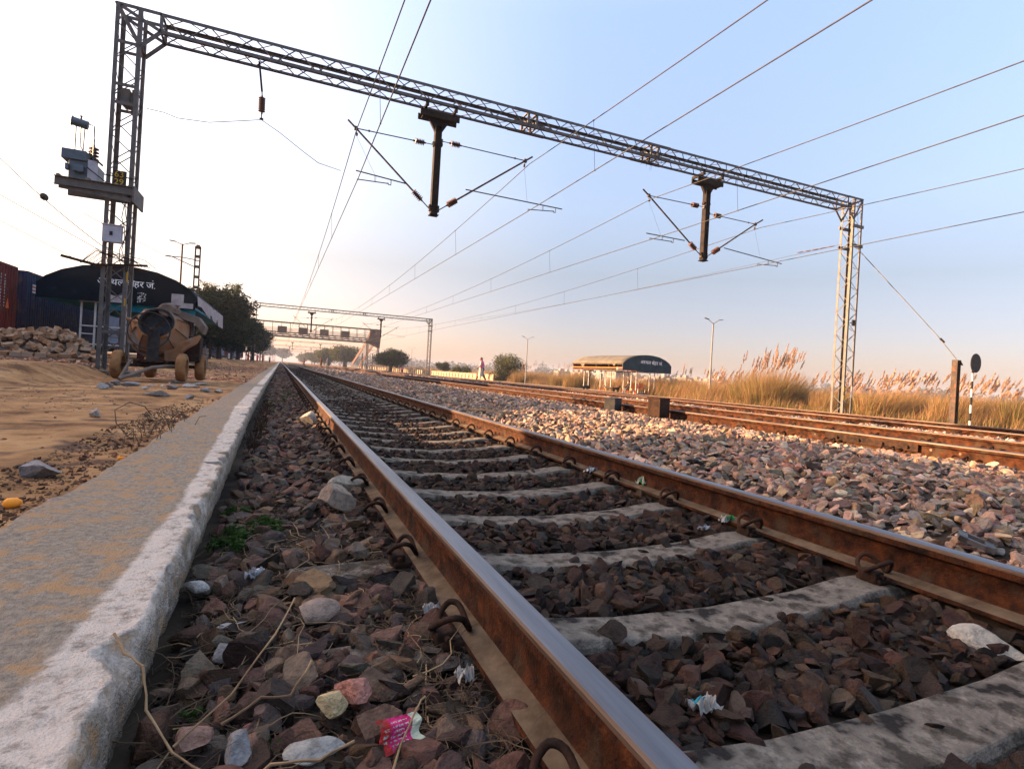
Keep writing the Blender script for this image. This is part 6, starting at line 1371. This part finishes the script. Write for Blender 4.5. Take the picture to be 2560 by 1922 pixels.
# litter
M_foil = pm('silver_foil', [(.2, .2, .2), (.42, .42, .42)], 30, .3, .4, 60, .6); M_paper = pm('dirty_white_plastic', [(.24, .22, .19), (.42, .40, .36)], 20, .6, .3, 60); M_pinkp = pm('magenta_print', [(.50, .02, .12), (.58, .03, .16)], 10, .45)
M_grnq = pm('pale_green_print', [(.30, .34, .22), (.42, .44, .32)], 20, .5)
M_grnp = pm('green_print', [(.03, .22, .05), (.05, .30, .08)], 10, .45); M_teap = pm('teal_print', [(.02, .20, .26), (.03, .28, .34)], 10, .45)
def crumple(name, x, y, sx, sy, mats, label, seed, z=.03, h=.02, rot=0.0, cat='litter', bands=None):
    n = 16; rg = np.random.default_rng(seed); m = MB(); c, s = cos(rot), sin(rot); zb = gzp(x, y) + z
    for i in range(n):
        for j in range(n):
            u, v = (i / (n - 1) - .5), (j / (n - 1) - .5); e = .10 * fbm(np.array([u * 4 + seed]), np.array([v * 4.]), 1, 2)[0]; px = sx * (u + e); py = sy * (v - e * .8); zz = zb + h * (abs(fbm(np.array([u * 3.1 + seed]), np.array([v * 3.3]), 1, 3)[0]) * 1.6 + .25 - .3 * (u * u + v * v)) 
            m.v.append((x + px * c - py * s, y + px * s + py * c, zz))
    for i in range(n - 1):
        for j in range(n - 1): m.f.append((i * n + j, (i + 1) * n + j, (i + 1) * n + j + 1, i * n + j + 1)); m.m.append((bands(i, j) if bands else 0))
    return setp(m.build(name, mats), label, cat, 'litter among the stones')
x, y = onz(1000, 1815, -.15)
rw_ = random.Random(4); PR = {(i, j) for i in range(13, 30) for j in range(6, 34) if (j % 5 in (1, 2)) and rw_.random() < .6} | {(i, j) for i in range(4, 9) for j in range(10, 30) if j % 6 < 3 and rw_.random() < .7}
M_reds = pm('dirty_red_print', [(.30, .02, .015), (.42, .03, .025)], 40, .5, dirt=((.10, .06, .04), .2, 60)); M_mags = pm('dirty_magenta_print', [(.36, .012, .08), (.50, .025, .13)], 40, .45, dirt=((.14, .06, .05), .18, 60))
def crinkled_pack(cx, cy, cz):
    m = MB(); n, q = 44, 40; Rw = Matrix.Rotation(.25, 3, 'Z') @ Matrix.Rotation(.9, 3, 'X')
    for i in range(n):
        for j in range(q):
            u, v = i / (n - 1) - .5, j / (q - 1) - .5; hh = .006 * fbm(np.array([u * 5.]), np.array([v * 5.]), 1, 4, 5)[0] + .014 * abs(u + .15) + .004 * sin(v * 9)
            m.v.append(tuple(V(cx, cy, cz) + Rw @ V(.084 * u + .004 * sin(v * 7), .056 * v * (1 - .25 * u), hh)))
    for i in range(n - 1):
        for j in range(q - 1): m.f.append((i * q + j, (i + 1) * q + j, (i + 1) * q + j + 1, i * q + j + 1)); m.m.append(3 if (i, j) in PR else (0 if i < 11 else (1 if i < 34 else 2)))
    return m
o_ = crinkled_pack(x, y, gzp(x, y) + .05).build('wrapper', [M_reds, M_mags, M_grnq, M_paper]); o_.modifiers.new('S', 'SOLIDIFY').thickness = .0012
setp(o_, 'magenta and red crushed carton with tiny white print, bottom centre', 'wrapper', 'litter among the stones')
x, y = onz(640, 1440, -.16); crumple('wrapper', x, y, .06, .045, [M_foil], 'silver foil scrap in front of the sleeper stub', 501, .03, .04)
x, y = onz(1082, 1500, -.12); crumple('plastic_scrap', x, y, .05, .04, [M_paper], 'dirty white plastic scrap by the near rail foot, upper one', 502, .05, .03)
x, y = onz(1163, 1680, -.14); crumple('plastic_scrap', x, y, .035, .04, [M_paper], 'crumpled white scrap by the near rail foot, lower one', 503, .05, .04)
x, y = onz(1755, 1795, -.22); crumple('wrapper', x, y, .065, .05, [M_paper, M_teap], 'teal and white crushed wrapper between the rails near the bottom', 504, .045, .035, bands=lambda i, j: 1 if 3 < i < 8 and j > 3 else 0)
x, y = onz(1612, 1232, -.20); crumple('wrapper', x, y, .10, .09, [M_paper, M_grnp], 'green and white crumpled wrapper near the right rail foot', 505, .04, .07, bands=lambda i, j: 1 if (i + j) % 5 < 2 else 0)
x, y = onz(1815, 1320, -.20); crumple('wrapper', x, y, .07, .05, [M_paper, M_grnp], 'small white and green scrap beside the next sleeper down', 506, .05, .04, bands=lambda i, j: 1 if i > 6 else 0)
x, y = onz(1760, 1332, -.20); crumple('plastic_scrap', x, y, .06, .03, [M_foil], 'thin white foil strip left of the small green scrap', 507, .05, .02)
x, y = onz(1478, 1192, -.20); crumple('plastic_scrap', x, y, .10, .06, [M_foil], 'shiny foil bits at the foot of the second rail, farther up', 508, .05, .04)
x, y = onz(490, 1466, -.15); rockthing('stone', (x, y, -.165), .035, (.36, .34, .31), 'white-painted chunk of rubble lying against the kerb', 'stone', 600, (1.2, .6, .5), rot=-.1, cuts=6)
x, y = onz(832, 1772, -.16); rockthing('stone', (x, y, -.175), .034, (.42, .32, .17), 'yellowish rough stone in the near ballast', 'stone', 601, (1, .85, .9), rot=.5, cuts=7)
x, y = onz(890, 1735, -.15); rockthing('stone', (x, y, -.165), .042, (.40, .19, .145), 'pink stone right behind the yellowish one', 'stone', 602, (1.3, .6, .6), rot=-.7, cuts=6)
x, y = onz(790, 1530, -.16); rockthing('stone', (x, y, -.175), .058, (.26, .19, .145), 'large flat-topped brown stone amid the near ballast', 'stone', 603, (1.25, .8, .6), rot=.3, cuts=6)
x, y = onz(470, 1880, -.17); rockthing('stone', (x, y, -.175), .042, (.24, .145, .11), 'rounded reddish stone near the bottom left, by the kerb', 'stone', 604, (1, .9, .75), rot=.2, cuts=6)
x, y = onz(600, 1905, -.17); rockthing('stone', (x, y, -.165), .034, (.22, .21, .20), 'blue-grey stone at the bottom edge beside the reddish one', 'stone', 605, (1, .9, .6), rot=.9, cuts=6)
x, y = onz(790, 1890, -.17); rockthing('stone', (x, y, -.175), .044, (.27, .26, .23), 'smooth grey-green slab stone at the bottom edge', 'stone', 606, (1.3, .7, .5), rot=.1, cuts=6)
x, y = onz(560, 1640, -.17); rockthing('stone', (x, y, -.175), .04, (.22, .20, .185), 'grey wedge stone left of the near ballast heap', 'stone', 607, (1, .8, .5), rot=1.2, cuts=6)
x, y = onz(880, 1215, -.15); rockthing('stone', (x, y, -.19), .11, (.30, .26, .20), 'slanting broken concrete chunk left of the near rail', 'stone', 608, (1.3, .4, .5), rot=.25, cuts=5)
x, y = onz(845, 1268, -.15); rockthing('stone', (x, y, -.18), .10, (.26, .20, .15), 'lumpy brown stone below the slanting concrete chunk', 'stone', 609, (.9, .8, .7), rot=.6, cuts=9)
x, y = onz(776, 1060, -.15); rockthing('stone', (x, y, -.185), .12, (.30, .26, .22), 'square pinkish block beside the near rail, farther up', 'stone', 610, (1, .6, .8), rot=-.2, cuts=4)
x, y = onz(2475, 1605, -.2); rockthing('stone', (x, y, -.235), .085, (.34, .31, .25), 'pale cream slab lying by the second sleeper, right edge', 'stone', 611, (1.3, .7, .4), rot=-.9, cuts=5)
x, y = onz(1340, 1015, -.05)
m = MB(); P0_ = V(2.46, 6.9, -.02); m.tube([(2.42, 7.6, -.03), (2.5, 7.3, .03), (2.62, 6.95, .05), (2.9, 6.6, .02)], .012, 6); setp(m.build('black_hose', M_black, smooth=60), 'black hose end lying on the sunlit ballast by the second rail', 'hose')
m = MB(); Rf = Matrix.Rotation(.5, 3, 'Z') @ Matrix.Rotation(.3, 3, 'X'); x, y = onz(2440, 1365, -.06); c_ = V(x, y, gzp(x, y) + .06)
for (u, v_, a, b) in ((0, .045, .15, .03), (0, -.045, .15, .03), (-.06, 0, .03, .12), (.06, 0, .03, .12)): m.box(c_ + Rf @ V(u, v_, 0), (a, b, .02), Rf)
setp(m.build('metal_frame', M_gal), 'small square metal frame lying in the ballast at the right', 'frame')
x, y = onz(542, 1557, -.16); m = MB(); c_ = V(x, y, gzp(x, y) + .03); m.lathe(c_, (1, .2, .12), [(0, .002), (.012, .013), (.03, .015), (.042, .006), (.05, .003), (.085, .003)], 10)
sp = m.build('plastic_spoon', M_paper, smooth=50)
for v_ in sp.data.vertices: v_.co.z = c_.z + (v_.co.z - c_.z) * .35
setp(sp, 'small white plastic spoon lying among the weeds by the kerb', 'spoon')

for i_, p_ in enumerate(protos):
    if i_ not in used: bpy.data.objects.remove(p_)
